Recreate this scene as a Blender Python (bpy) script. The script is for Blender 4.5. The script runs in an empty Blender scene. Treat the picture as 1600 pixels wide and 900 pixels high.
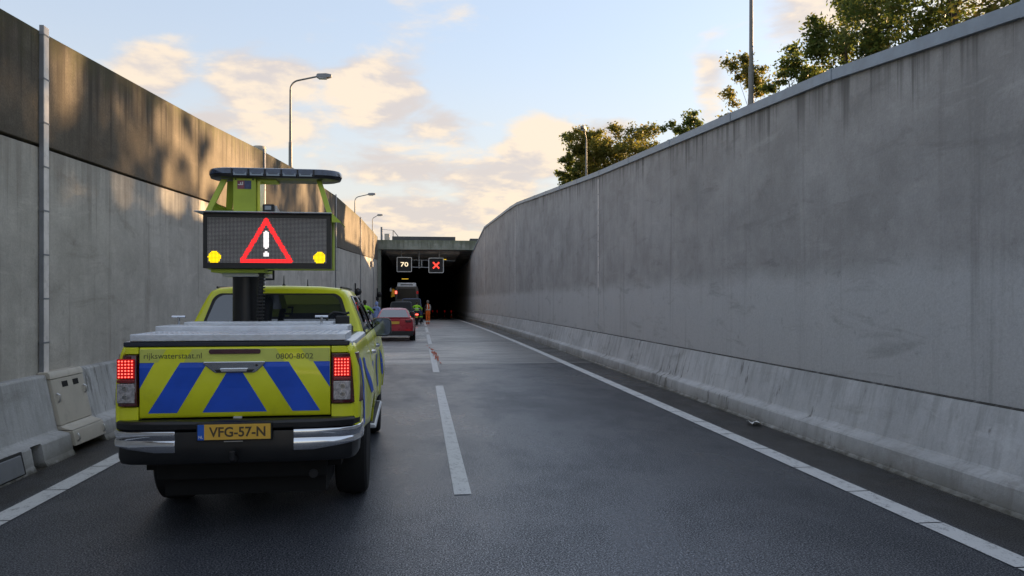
import bpy, math, random
from mathutils import Vector, Matrix
R_ = math.radians
random.seed(7)
sc = bpy.context.scene
COL = sc.collection

# ---------------------------------------------------------------- camera
cam_d = bpy.data.cameras.new('camera')
cam = bpy.data.objects.new('camera', cam_d)
COL.objects.link(cam)
cam.location = (0, 0, 1.75)
cam.rotation_euler = (R_(90), 0, -math.atan(143 / 1200.0))
cam_d.sensor_width = 36
cam_d.lens = 27
cam_d.shift_y = 18 / 1600
cam_d.clip_end = 6000
sc.camera = cam

# ---------------------------------------------------------------- sky, sun, exposure
SUN_AZ, SUN_EL = R_(55), R_(10.5)          # azimuth clockwise from +Y (the way the road runs)
wd = bpy.data.worlds.new('World')
sc.world = wd
wd.use_nodes = True
wn, wl = wd.node_tree.nodes, wd.node_tree.links
wn.clear()


def wnode(t, **kw):
    n = wn.new(t)
    for k, v in kw.items():
        if k.startswith('i_'):
            n.inputs[int(k[2:])].default_value = v
        else:
            setattr(n, k, v)
    return n


def wmath(op, a, b=None, c=None, clamp=False):
    n = wn.new('ShaderNodeMath')
    n.operation = op
    n.use_clamp = clamp
    for i, v in enumerate((a, b, c)):
        if v is None:
            continue
        if isinstance(v, (int, float)):
            n.inputs[i].default_value = v
        else:
            wl.new(v, n.inputs[i])
    return n.outputs[0]


def wramp(fac, lo, hi):
    n = wn.new('ShaderNodeMapRange')
    n.interpolation_type = 'SMOOTHSTEP'
    n.inputs['From Min'].default_value = lo
    n.inputs['From Max'].default_value = hi
    wl.new(fac, n.inputs['Value'])
    return n.outputs[0]


def wmix(f, a, b):
    n = wn.new('ShaderNodeMix')
    n.data_type = 'RGBA'
    wl.new(f, n.inputs[0]) if not isinstance(f, (int, float)) else setattr(n.inputs[0], 'default_value', f)
    for s, v in ((6, a), (7, b)):
        if isinstance(v, tuple):
            n.inputs[s].default_value = (*v, 1)
        else:
            wl.new(v, n.inputs[s])
    return n.outputs[2]


skyt = wnode('ShaderNodeTexSky')
skyt.sky_type = 'NISHITA'
skyt.sun_disc = False
skyt.sun_elevation = SUN_EL
skyt.sun_rotation = SUN_AZ
skyt.air_density = 1.0
skyt.dust_density = 0.7
skyt.ozone_density = 2.2
tc = wnode('ShaderNodeTexCoord')
nrm = wn.new('ShaderNodeVectorMath'); nrm.operation = 'NORMALIZE'
wl.new(tc.outputs['Generated'], nrm.inputs[0])
sep = wn.new('ShaderNodeSeparateXYZ')
wl.new(nrm.outputs[0], sep.inputs[0])
dz = wmath('MAXIMUM', sep.outputs[2], 0.0)
# cloud layer seen in perspective: direction projected on a plane, flattened near the horizon
den = wmath('ADD', dz, 0.22)
px_ = wmath('DIVIDE', sep.outputs[0], den)
py_ = wmath('DIVIDE', sep.outputs[1], den)
pz_ = wmath('MULTIPLY', dz, 2.6)
cmb = wn.new('ShaderNodeCombineXYZ')
wl.new(px_, cmb.inputs[0]); wl.new(py_, cmb.inputs[1]); wl.new(pz_, cmb.inputs[2])


def wnoise(scale, detail, rough, off=(0, 0, 0), dist=0.0):
    m = wn.new('ShaderNodeMapping')
    m.inputs['Location'].default_value = off
    wl.new(cmb.outputs[0], m.inputs['Vector'])
    n = wn.new('ShaderNodeTexNoise')
    n.inputs['Scale'].default_value = scale
    n.inputs['Detail'].default_value = detail
    n.inputs['Roughness'].default_value = rough
    n.inputs['Distortion'].default_value = dist
    wl.new(m.outputs[0], n.inputs['Vector'])
    return n.outputs[0]


az = wmath('ARCTAN2', sep.outputs[0], sep.outputs[1])
el = wmath('ARCSINE', sep.outputs[2])
CLOUD_OFF = (3.1, 1.7, 0.4)
big = wnoise(1.6, 3, 0.5, CLOUD_OFF)
fine = wnoise(4.2, 9, 0.58, CLOUD_OFF, 0.25)
dens = wmath('ADD', wmath('MULTIPLY', big, 0.45), wmath('MULTIPLY', fine, 0.55))
low = wramp(dz, 0.34, 0.02)                       # more cloud towards the horizon
dens = wmath('ADD', dens, wmath('MULTIPLY', low, 0.075))
# cumulus heaps: azimuth, elevation, half widths (radians), weight
HEAPS = [(-0.3214, 0.2671, 0.0435, 0.0364, 1),
         (-0.1994, 0.2577, 0.0582, 0.0382, 1),
         (-0.0465, 0.2557, 0.0604, 0.0473, 1),
         (0.0272, 0.2228, 0.0654, 0.0267, 0.9),
         (-0.1805, 0.2103, 0.0711, 0.033, 0.8),
         (-0.0465, 0.1677, 0.164, 0.0284, 0.8),
         (0.1602, 0.1916, 0.0542, 0.0402, 1.1),
         (0.0978, 0.1513, 0.0612, 0.0345, 0.9),
         (0.2512, 0.2139, 0.0434, 0.0209, 0.9),
         (0.3714, 0.2587, 0.0271, 0.0482, 0.9),
         (0.4919, 0.338, 0.0652, 0.0321, 0.9),
         (-0.0139, 0.1013, 0.1474, 0.0285, 0.75),
         (0.6832, 0.3151, 0.0444, 0.0324, 0.8),
         (-0.2547, 0.2125, 0.0489, 0.0268, 0.7)]
heap = None
for (a0, e0, sa, se, wt) in HEAPS:
    u = wmath('MULTIPLY', wmath('SUBTRACT', az, a0), 1 / sa)
    v = wmath('MULTIPLY', wmath('SUBTRACT', el, e0), 1 / se)
    g = wmath('MULTIPLY', wmath('EXPONENT', wmath('MULTIPLY', wmath('ADD', wmath('MULTIPLY', u, u), wmath('MULTIPLY', v, v)), -0.9)), wt)
    heap = g if heap is None else wmath('MAXIMUM', heap, g)
dens = wmath('ADD', dens, wmath('MULTIPLY', heap, 0.30))
cover = wramp(dens, 0.575, 0.735)
lit = wnoise(4.2, 9, 0.58, (CLOUD_OFF[0] - 0.10, CLOUD_OFF[1] - 0.03, CLOUD_OFF[2] - 0.10), 0.25)
shade = wramp(wmath('SUBTRACT', fine, lit), -0.10, 0.12)
CLOUD_LIT = (2.05, 1.68, 1.27)
CLOUD_DIM = (1.42, 1.27, 1.20)
ccol = wmix(shade, CLOUD_DIM, CLOUD_LIT)
haze = wramp(dz, 0.36, 0.02)
veil = wmix(0.76, skyt.outputs[0], (1.10, 1.16, 1.28))       # thin high cloud over the whole sky
skyc = wmix(wmath('MULTIPLY', haze, 0.8), veil, (1.66, 1.50, 1.26))
final = wmix(wmath('MULTIPLY', cover, 0.85), skyc, ccol)
bg = wnode('ShaderNodeBackground')
bg.inputs['Strength'].default_value = 0.10
wl.new(final, bg.inputs['Color'])
wo = wnode('ShaderNodeOutputWorld')
wl.new(bg.outputs[0], wo.inputs[0])

sun_d = bpy.data.lights.new('sun', 'SUN')
sun_d.energy = 3.6
sun_d.angle = R_(1.2)
sun_d.color = (1.0, 0.66, 0.34)
sun = bpy.data.objects.new('sun', sun_d)
COL.objects.link(sun)
sdir = Vector((math.sin(SUN_AZ) * math.cos(SUN_EL), math.cos(SUN_AZ) * math.cos(SUN_EL), math.sin(SUN_EL)))
sun.rotation_euler = sdir.to_track_quat('Z', 'Y').to_euler()
sun.location = sdir * 200

sc.view_settings.view_transform = 'Standard'
sc.view_settings.look = 'None'
sc.view_settings.exposure = 2.4
sc.view_settings.gamma = 1
sc.view_settings.use_curve_mapping = False
sc.cycles.max_bounces = 8
sc.cycles.use_denoising = True


# ---------------------------------------------------------------- materials
class NT:
    def __init__(self, name):
        self.m = bpy.data.materials.new(name)
        self.m.use_nodes = True
        self.n, self.l = self.m.node_tree.nodes, self.m.node_tree.links
        self.b = self.n['Principled BSDF']
        self.pos = self.n.new('ShaderNodeNewGeometry').outputs['Position']

    def put(self, sock, v):
        if isinstance(v, (int, float)):
            sock.default_value = v
        elif isinstance(v, tuple):
            sock.default_value = (*v, 1) if len(sock.default_value) == 4 and len(v) == 3 else v
        else:
            self.l.new(v, sock)

    def noise(self, scale=1.0, detail=4, rough=0.55, stretch=(1, 1, 1), off=(0, 0, 0), dist=0.0, vec=None):
        mp = self.n.new('ShaderNodeMapping')
        mp.inputs['Scale'].default_value = stretch
        mp.inputs['Location'].default_value = off
        self.l.new(vec or self.pos, mp.inputs['Vector'])
        t = self.n.new('ShaderNodeTexNoise')
        t.inputs['Scale'].default_value = scale
        t.inputs['Detail'].default_value = detail
        t.inputs['Roughness'].default_value = rough
        t.inputs['Distortion'].default_value = dist
        self.l.new(mp.outputs[0], t.inputs['Vector'])
        return t.outputs[0]

    def math(self, op, a, b=0.0, c=0.0, clamp=False):
        x = self.n.new('ShaderNodeMath')
        x.operation = op
        x.use_clamp = clamp
        for i, v in enumerate((a, b, c)):
            self.put(x.inputs[i], v)
        return x.outputs[0]

    def ss(self, v, lo, hi, to=(0, 1)):
        x = self.n.new('ShaderNodeMapRange')
        x.interpolation_type = 'SMOOTHSTEP'
        x.inputs['From Min'].default_value = lo
        x.inputs['From Max'].default_value = hi
        x.inputs['To Min'].default_value = to[0]
        x.inputs['To Max'].default_value = to[1]
        self.put(x.inputs['Value'], v)
        return x.outputs[0]

    def mix(self, f, a, b, mode='MIX'):
        x = self.n.new('ShaderNodeMix')
        x.data_type = 'RGBA'
        x.blend_type = mode
        self.put(x.inputs[0], f)
        self.put(x.inputs[6], a)
        self.put(x.inputs[7], b)
        return x.outputs[2]

    def xyz(self):
        s = self.n.new('ShaderNodeSeparateXYZ')
        self.l.new(self.pos, s.inputs[0])
        return s.outputs

    def attr(self, name):
        a = self.n.new('ShaderNodeAttribute')
        a.attribute_name = name
        return a.outputs['Fac']

    def bump(self, h, strength=0.3, dist=0.01):
        x = self.n.new('ShaderNodeBump')
        x.inputs['Strength'].default_value = strength
        x.inputs['Distance'].default_value = dist
        self.l.new(h, x.inputs['Height'])
        self.l.new(x.outputs[0], self.b.inputs['Normal'])

    def set(self, **kw):
        names = dict(color='Base Color', rough='Roughness', metal='Metallic', spec='Specular IOR Level',
                     coat='Coat Weight', coat_rough='Coat Roughness', emit='Emission Color', es='Emission Strength',
                     trans='Transmission Weight', ior='IOR', alpha='Alpha')
        for k, v in kw.items():
            self.put(self.b.inputs[names[k]], v)
        return self.m


def plain(name, color, rough=0.5, metal=0.0, var=0.12, scale=6.0, coat=0.0, spec=0.5, bump=0.0, dirt=None):
    t = NT(name)
    n = t.noise(scale, 5, 0.6)
    dark = tuple(c * (1 - var) for c in color)
    lite = tuple(min(1, c * (1 + var)) for c in color)
    c = t.mix(t.ss(n, 0.3, 0.7), dark, lite)
    if dirt:
        d = t.noise(scale * 2.3, 6, 0.65, off=(4, 1, 2))
        c = t.mix(t.ss(d, 0.5, 0.75, (0, dirt[3])), c, dirt[:3])
    t.set(color=c, rough=t.ss(n, 0.2, 0.8, (max(0, rough - 0.06), min(1, rough + 0.06))), metal=metal, coat=coat, coat_rough=0.06, spec=spec)
    if bump:
        t.bump(t.noise(scale * 12, 4, 0.6), bump, 0.004)
    return t.m


def glow(name, color, strength):
    t = NT(name)
    t.set(color=tuple(c * 0.5 for c in color), emit=color, es=strength * 0.27, rough=0.4)
    return t.m


def concrete(name, ca, cb, stain, streak=0.5, band=None, drip=0.6, grain=0.5, moss=None, dlen=1.5, scrape=0.0, foot=0.0):
    """Weathered concrete: cloudy tone, vertical runs, drip marks from the top edge, fine grain."""
    t = NT(name)
    X = t.xyz()
    n1 = t.noise(0.55, 6, 0.6, (1, 1, 1.3))
    n2 = t.noise(2.2, 8, 0.7, (1, 1, 1), (5, 3, 1))
    c = t.mix(t.ss(t.math('ADD', t.math('MULTIPLY', n1, 0.6), t.math('MULTIPLY', n2, 0.4)), 0.34, 0.66), ca, cb)
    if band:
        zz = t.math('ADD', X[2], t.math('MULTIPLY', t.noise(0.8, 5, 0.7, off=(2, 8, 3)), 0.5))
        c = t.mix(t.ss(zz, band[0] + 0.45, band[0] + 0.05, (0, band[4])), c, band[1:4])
    runs = t.noise(1.0, 6, 0.65, (2.0, 3.2, 0.16), (1, 7, 2))
    c = t.mix(t.ss(runs, 0.52, 0.74, (0, streak)), c, stain)
    pale = t.noise(1.0, 5, 0.6, (2.0, 2.4, 0.22), (9, 2, 5))
    c = t.mix(t.ss(pale, 0.56, 0.76, (0, streak * 0.5)), c, tuple(min(1, x * 1.45) for x in cb))
    dr = t.attr('drop')
    length = t.math('MULTIPLY', t.ss(t.noise(1.0, 5, 0.7, (3, 5.5, 0.04), (3, 3, 9)), 0.40, 0.75), dlen)
    dm = t.math('SUBTRACT', length, dr)
    c = t.mix(t.ss(dm, -0.25, 0.55, (0, drip)), c, tuple(x * 0.75 for x in stain))
    if moss:
        mm = t.math('ADD', t.math('MULTIPLY', t.noise(3.0, 6, 0.7, (1, 1, 0.5), (6, 6, 6)), 1.0), t.math('MULTIPLY', dr, -moss[4]))
        c = t.mix(t.ss(mm, 0.28, 0.58, (0, moss[3])), c, moss[:3])
    smear = t.noise(1.0, 7, 0.7, (1.2, 0.7, 2.6), (8, 5, 3), 0.6)
    c = t.mix(t.ss(smear, 0.54, 0.68, (0, 0.36)), c, tuple(x * 1.1 for x in stain))
    c = t.mix(t.ss(smear, 0.44, 0.30, (0, 0.30)), c, tuple(min(1, x * 1.25) for x in cb))
    if scrape:
        sc1 = t.noise(1.0, 4, 0.75, (4, 6.5, 1.6), (2, 9, 4))
        sc2 = t.noise(0.42, 2, 0.5, (1, 1, 1), (7, 1, 4))
        c = t.mix(t.ss(t.math('ADD', t.math('MULTIPLY', sc1, 0.6), t.math('MULTIPLY', sc2, 0.4)), 0.565, 0.64, (0, scrape)), c, tuple(x * 0.5 for x in stain))
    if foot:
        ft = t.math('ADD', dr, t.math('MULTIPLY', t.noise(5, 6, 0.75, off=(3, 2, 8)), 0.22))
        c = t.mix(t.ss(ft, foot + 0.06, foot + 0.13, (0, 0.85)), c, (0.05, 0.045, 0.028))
    blot = t.noise(5.5, 8, 0.72, (1, 1, 0.8), (11, 4, 7))
    c = t.mix(t.ss(blot, 0.58, 0.74, (0, 0.35)), c, tuple(x * 0.7 for x in stain))
    fine = t.noise(38, 5, 0.7)
    c = t.mix(t.ss(fine, 0.25, 0.8, (0.0, grain)), c, tuple(x * 0.55 for x in ca))
    t.set(color=c, rough=0.88, spec=0.3)
    t.bump(t.math('ADD', fine, t.math('MULTIPLY', n2, 0.8)), 0.35, 0.012)
    return t.m


def asphalt(name, ca, cb, speck, r0, r1, wet=0.0, across=False):
    t = NT(name)
    X = t.xyz()
    st = (0.35, 1.0, 1.0) if across else (1.0, 0.55, 1.0)
    n1 = t.noise(0.45, 6, 0.62, st, (3, 1, 0), 0.4)
    n2 = t.noise(1.7, 7, 0.65, st, (7, 5, 0))
    blend = t.math('ADD', t.math('MULTIPLY', n1, 0.65), t.math('MULTIPLY', n2, 0.35))
    c = t.mix(t.ss(blend, 0.36, 0.62) if not across else t.ss(blend, 0.40, 0.58), ca, cb)
    sp = t.noise(85, 3, 0.65)
    sp2 = t.noise(28, 4, 0.7, off=(3, 9, 1))
    c = t.mix(t.ss(sp, 0.52, 0.62, (0, 0.8)), c, speck)
    c = t.mix(t.ss(sp, 0.48, 0.38, (0, 0.9)), c, tuple(x * 0.15 for x in ca))
    c = t.mix(t.ss(sp2, 0.46, 0.66, (0, 0.6)), c, tuple(x * 0.5 for x in ca))
    if not across:      # shade of truck and camera vehicle put into the left lane's colour
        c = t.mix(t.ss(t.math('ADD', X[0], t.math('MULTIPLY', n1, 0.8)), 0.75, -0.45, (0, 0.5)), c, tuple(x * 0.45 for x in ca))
    # dirt gathered along both edges, right lane darker towards its right side
    c = t.mix(t.ss(t.math('ADD', X[0], t.math('MULTIPLY', n1, 0.5)), 2.3, 3.9, (0, 0.55)), c, tuple(x * 0.55 for x in ca))
    edge = t.math('MAXIMUM', t.ss(X[0], 4.05, 4.15), t.ss(X[0], -3.4, -3.55))
    edge = t.math('MULTIPLY', edge, t.ss(t.noise(2.4, 6, 0.7, off=(1, 2, 3)), 0.25, 0.6, (0.55, 1)))
    c = t.mix(t.math('MULTIPLY', edge, 0.85), c, (0.028, 0.025, 0.022))
    gut = t.math('MAXIMUM', t.ss(X[0], 4.66, 4.8), t.ss(X[0], -3.8, -3.9))
    c = t.mix(t.math('MULTIPLY', gut, t.ss(t.noise(6, 5, 0.7), 0.40, 0.6, (0, .7))), c, (0.055, 0.045, 0.028))
    rg = t.ss(t.math('ADD', t.math('MULTIPLY', blend, 0.75), t.math('MULTIPLY', sp, 0.25)), 0.36, 0.62, (r1, r0))
    t.set(color=c, rough=rg, spec=t.ss(sp, 0.40, 0.58, (0.08, 0.62)))
    t.bump(t.math('ADD', sp, t.math('MULTIPLY', sp2, 0.3)), 0.6, 0.006)
    return t.m


M = {}
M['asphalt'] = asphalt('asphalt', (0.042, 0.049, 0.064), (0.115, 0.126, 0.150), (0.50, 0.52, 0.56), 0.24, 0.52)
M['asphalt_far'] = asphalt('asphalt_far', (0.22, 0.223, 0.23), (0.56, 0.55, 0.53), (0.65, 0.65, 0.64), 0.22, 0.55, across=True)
M['right_wall'] = concrete('right_wall_concrete', (0.315, 0.300, 0.290), (0.455, 0.437, 0.425), (0.17, 0.16, 0.15), 0.45,
                           (2.1, 0.57, 0.565, 0.56, 0.85), 0.92, 0.30, dlen=0.9)
M['lower_wall'] = concrete('lower_wall_concrete', (0.42, 0.395, 0.355), (0.63, 0.595, 0.54), (0.22, 0.19, 0.16), 0.6, None, 0.35, 0.32)
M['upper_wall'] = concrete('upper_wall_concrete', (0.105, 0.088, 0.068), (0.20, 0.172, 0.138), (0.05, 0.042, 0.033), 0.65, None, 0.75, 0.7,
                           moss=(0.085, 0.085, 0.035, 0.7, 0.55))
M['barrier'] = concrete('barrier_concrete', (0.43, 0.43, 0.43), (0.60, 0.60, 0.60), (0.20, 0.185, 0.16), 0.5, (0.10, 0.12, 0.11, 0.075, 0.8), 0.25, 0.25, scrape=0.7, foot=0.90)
M['portal'] = concrete('portal_concrete', (0.22, 0.235, 0.20), (0.36, 0.375, 0.325), (0.10, 0.115, 0.075), 0.5, None, 0.5, 0.4, moss=(0.14, 0.17, 0.09, 0.5, 0.4))
M['dark_slab'] = plain('dark_slab', (0.075, 0.08, 0.085), 0.8, var=0.25, scale=1.2)
M['tunnel_concrete'] = plain('tunnel_concrete', (0.45, 0.42, 0.39), 0.9, var=0.3, scale=0.7)
M['tunnel_dark'] = plain('dark_tunnel_wall', (0.035, 0.035, 0.036), 0.9, var=0.3, scale=0.7)  # near-black colour of the tunnel side walls
M['galv'] = plain('galvanised_steel', (0.52, 0.54, 0.56), 0.42, 0.75, var=0.12, scale=5)
M['coping'] = plain('coping_sheet', (0.25, 0.29, 0.34), 0.5, 0.3, var=0.14, scale=3, dirt=(0.2, 0.2, 0.2, 0.4))
M['pole'] = plain('grey_lamp_pole', (0.20, 0.20, 0.20), 0.6, 0.2, var=0.12, scale=4)
M['post'] = plain('pale_strip', (0.80, 0.75, 0.72), 0.6, 0.0, var=0.1, scale=4, dirt=(0.3, 0.27, 0.24, 0.4))
M['post_grey'] = plain('grey_strip', (0.23, 0.24, 0.26), 0.6, 0.2, var=0.12, scale=4)
M['rubber'] = plain('joint_rubber', (0.03, 0.03, 0.03), 0.8)
M['cabinet'] = plain('beige_cabinet', (0.50, 0.46, 0.39), 0.55, 0.0, var=0.07, scale=3, dirt=(0.25, 0.22, 0.18, 0.35))
M['black'] = plain('black_plastic', (0.016, 0.016, 0.018), 0.55, var=0.2)
M['satin_black'] = plain('satin_black', (0.010, 0.0105, 0.012), 0.36, var=0.15)
M['grime'] = plain('dark_grime', (0.05, 0.047, 0.042), 0.9, var=0.5, scale=4, dirt=(0.3, 0.3, 0.3, 0.7))
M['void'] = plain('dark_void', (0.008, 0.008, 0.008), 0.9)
M['soil'] = plain('soil_and_grass', (0.07, 0.09, 0.035), 0.95, var=0.4, scale=0.8)


def paintline(name):
    t = NT(name)
    n = t.noise(7, 8, 0.75, (1.3, 0.8, 1))
    g = t.noise(60, 4, 0.7)
    w = t.math('ADD', t.math('MULTIPLY', n, 0.6), t.math('MULTIPLY', g, 0.4))
    c = t.mix(t.ss(w, 0.49, 0.66, (0, 0.8)), (0.66, 0.67, 0.67), (0.13, 0.13, 0.135))
    t.set(color=c, rough=0.7)
    t.bump(g, 0.5, 0.006)
    return t.m


M['line'] = paintline('road_paint')
M['orange_mark'] = plain('orange_mark', (0.45, 0.085, 0.03), 0.8, var=0.4, scale=40)


def leafmat(name, a, b, c3):
    t = NT(name)
    n = t.noise(1.3, 3, 0.6)
    f = t.noise(9, 2, 0.5)
    c = t.mix(t.ss(n, 0.35, 0.65), a, b)
    c = t.mix(t.ss(f, 0.52, 0.72, (0, 0.7)), c, c3)
    t.set(color=c, rough=0.6, spec=0.3)
    tr = t.n.new('ShaderNodeBsdfTranslucent')
    t.l.new(c, tr.inputs['Color'])
    mx = t.n.new('ShaderNodeMixShader')
    mx.inputs[0].default_value = 0.52
    t.l.new(t.b.outputs[0], mx.inputs[1])
    t.l.new(tr.outputs[0], mx.inputs[2])
    t.l.new(mx.outputs[0], t.n['Material Output'].inputs[0])
    return t.m


M['leaf'] = leafmat('tree_leaves', (0.075, 0.115, 0.026), (0.145, 0.175, 0.04), (0.28, 0.20, 0.05))
M['leaf_autumn'] = leafmat('turning_leaves', (0.115, 0.13, 0.028), (0.215, 0.20, 0.04), (0.34, 0.19, 0.05))
M['bark'] = plain('bark', (0.075, 0.058, 0.042), 0.9, var=0.3, scale=14, bump=0.5)

# vehicles and people
M['lime'] = plain('fluorescent_yellow_paint', (0.78, 0.80, 0.014), 0.34, 0.0, var=0.05, scale=2.5, coat=0.6, dirt=(0.30, 0.31, 0.06, 0.22))
M['lime_pale'] = plain('pale_reflective_film', (0.62, 0.66, 0.13), 0.4, var=0.05, scale=5)
M['lime_bracket'] = plain('olive_yellow_bracket', (0.42, 0.52, 0.05), 0.5, var=0.08, scale=6)
M['blue'] = plain('blue_reflective_film', (0.008, 0.085, 0.58), 0.42, var=0.08, scale=5)
M['letter'] = plain('letter_print', (0.10, 0.11, 0.04), 0.6)
M['alu'] = plain('chequer_aluminium', (0.72, 0.75, 0.80), 0.40, 0.35, var=0.08, scale=8)
M['chrome'] = plain('chrome', (0.72, 0.74, 0.78), 0.10, 1.0, var=0.03, scale=3)
M['steel'] = plain('brushed_steel', (0.5, 0.5, 0.5), 0.35, 0.9)
M['rail_dark'] = plain('dark_rail_cap', (0.02, 0.025, 0.04), 0.35)
M['tyre'] = plain('tyre_rubber', (0.009, 0.009, 0.0095), 0.85, var=0.2, scale=20, bump=0.3)
M['rim'] = plain('wheel_rim', (0.35, 0.36, 0.38), 0.35, 0.8)
M['red_lens'] = plain('red_lens', (0.20, 0.006, 0.008), 0.12, coat=0.8)
M['dark_red_lens'] = plain('dark_red_lens', (0.07, 0.004, 0.006), 0.12, coat=0.8)
M['maroon'] = plain('maroon_lens', (0.075, 0.02, 0.028), 0.2, coat=0.5)
M['clear_lens'] = plain('clear_lens', (0.45, 0.42, 0.42), 0.12, 0.5, var=0.4, scale=45, coat=0.9)
M['plate_yellow'] = plain('plate_yellow', (0.78, 0.46, 0.06), 0.5, var=0.04)
M['plate_blue'] = plain('plate_blue', (0.02, 0.11, 0.50), 0.5)
M['plate_black'] = plain('plate_black', (0.09, 0.06, 0.03), 0.6)
M['white'] = plain('white_paint', (0.75, 0.75, 0.75), 0.5)


def glassmat(name, col, rough=0.03):
    t = NT(name)
    n = t.noise(1.5, 3, 0.5)
    t.set(color=t.mix(n, col, tuple(c * 1.6 for c in col)), rough=rough, ior=2.1, coat=0.6, coat_rough=0.02)
    return t.m


M['glass'] = glassmat('dark_tinted_glass', (0.010, 0.012, 0.016))
M['glass_dim'] = plain('privacy_glass', (0.012, 0.013, 0.016), 0.12, spec=0.25)
M['glass_car'] = glassmat('car_glass', (0.03, 0.04, 0.05))
M['mirror_glass'] = plain('mirror_glass', (0.13, 0.16, 0.21), 0.04, 1.0, var=0.02)
M['lens_dark'] = plain('smoked_blue_lens', (0.035, 0.05, 0.085), 0.14, coat=0.9, var=0.3, scale=25)
M['led_off'] = plain('unlit_led', (0.50, 0.46, 0.42), 0.6)
M['led_red'] = glow('lit_red_led', (1.0, 0.022, 0.025), 1.5)
M['led_white'] = glow('lit_white_led', (1.0, 0.93, 0.93), 1.3)
M['led_amber'] = glow('lit_amber_led', (1.0, 0.66, 0.0), 1.5)
M['tail_led'] = glow('lit_tail_led', (1.0, 0.10, 0.07), 2.6)
M['tail_glow'] = glow('lit_tail_lens', (0.70, 0.003, 0.008), 0.11)
M['sign_white'] = glow('lit_white_numerals', (1.0, 0.80, 0.52), 0.9)
M['sign_red'] = glow('lit_red_cross', (1.0, 0.05, 0.03), 1.4)
M['sodium'] = glow('sodium_lamp', (1.0, 0.62, 0.05), 0.9)
M['sticker_red'] = plain('sticker_red', (0.28, 0.08, 0.10), 0.5, var=0.3, scale=40)
M['sticker_blue'] = plain('sticker_blue', (0.06, 0.08, 0.16), 0.5, var=0.3, scale=40)
M['red_car'] = plain('red_metallic_paint', (0.42, 0.014, 0.03), 0.3, 0.25, var=0.06, coat=0.8)
M['black_car'] = plain('black_car_paint', (0.010, 0.011, 0.014), 0.3, coat=0.15)
M['blue_car'] = plain('blue_car_paint', (0.008, 0.03, 0.13), 0.3, coat=0.6)
M['coach'] = plain('dark_coach_paint', (0.03, 0.032, 0.04), 0.35, coat=0.5)
M['coach_white'] = plain('white_roof_unit', (0.88, 0.90, 0.93), 0.4)
M['yellow'] = plain('yellow_paint', (0.75, 0.48, 0.03), 0.4)
M['hivis'] = plain('hi_vis_lime', (0.40, 0.92, 0.04), 0.8, var=0.12, scale=12)
M['hivis_orange'] = plain('hi_vis_orange', (0.85, 0.16, 0.02), 0.8, var=0.12, scale=12)
M['reflex'] = plain('reflective_band', (0.72, 0.74, 0.70), 0.45)
M['navy'] = plain('navy_cloth', (0.015, 0.017, 0.025), 0.85, var=0.2, scale=12)
M['pale_blue'] = plain('pale_blue_cloth', (0.30, 0.40, 0.72), 0.85, var=0.2, scale=12)
M['grey_trousers'] = plain('grey_cloth', (0.12, 0.13, 0.16), 0.85, var=0.2, scale=12)
M['skin'] = plain('skin', (0.45, 0.27, 0.20), 0.6, var=0.06)
M['hair'] = plain('dark_hair', (0.03, 0.022, 0.018), 0.8, var=0.2, scale=30)
M['hair_grey'] = plain('grey_hair', (0.22, 0.21, 0.20), 0.8, var=0.2, scale=30)
M['paper'] = plain('white_paper', (0.75, 0.75, 0.74), 0.8)


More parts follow.
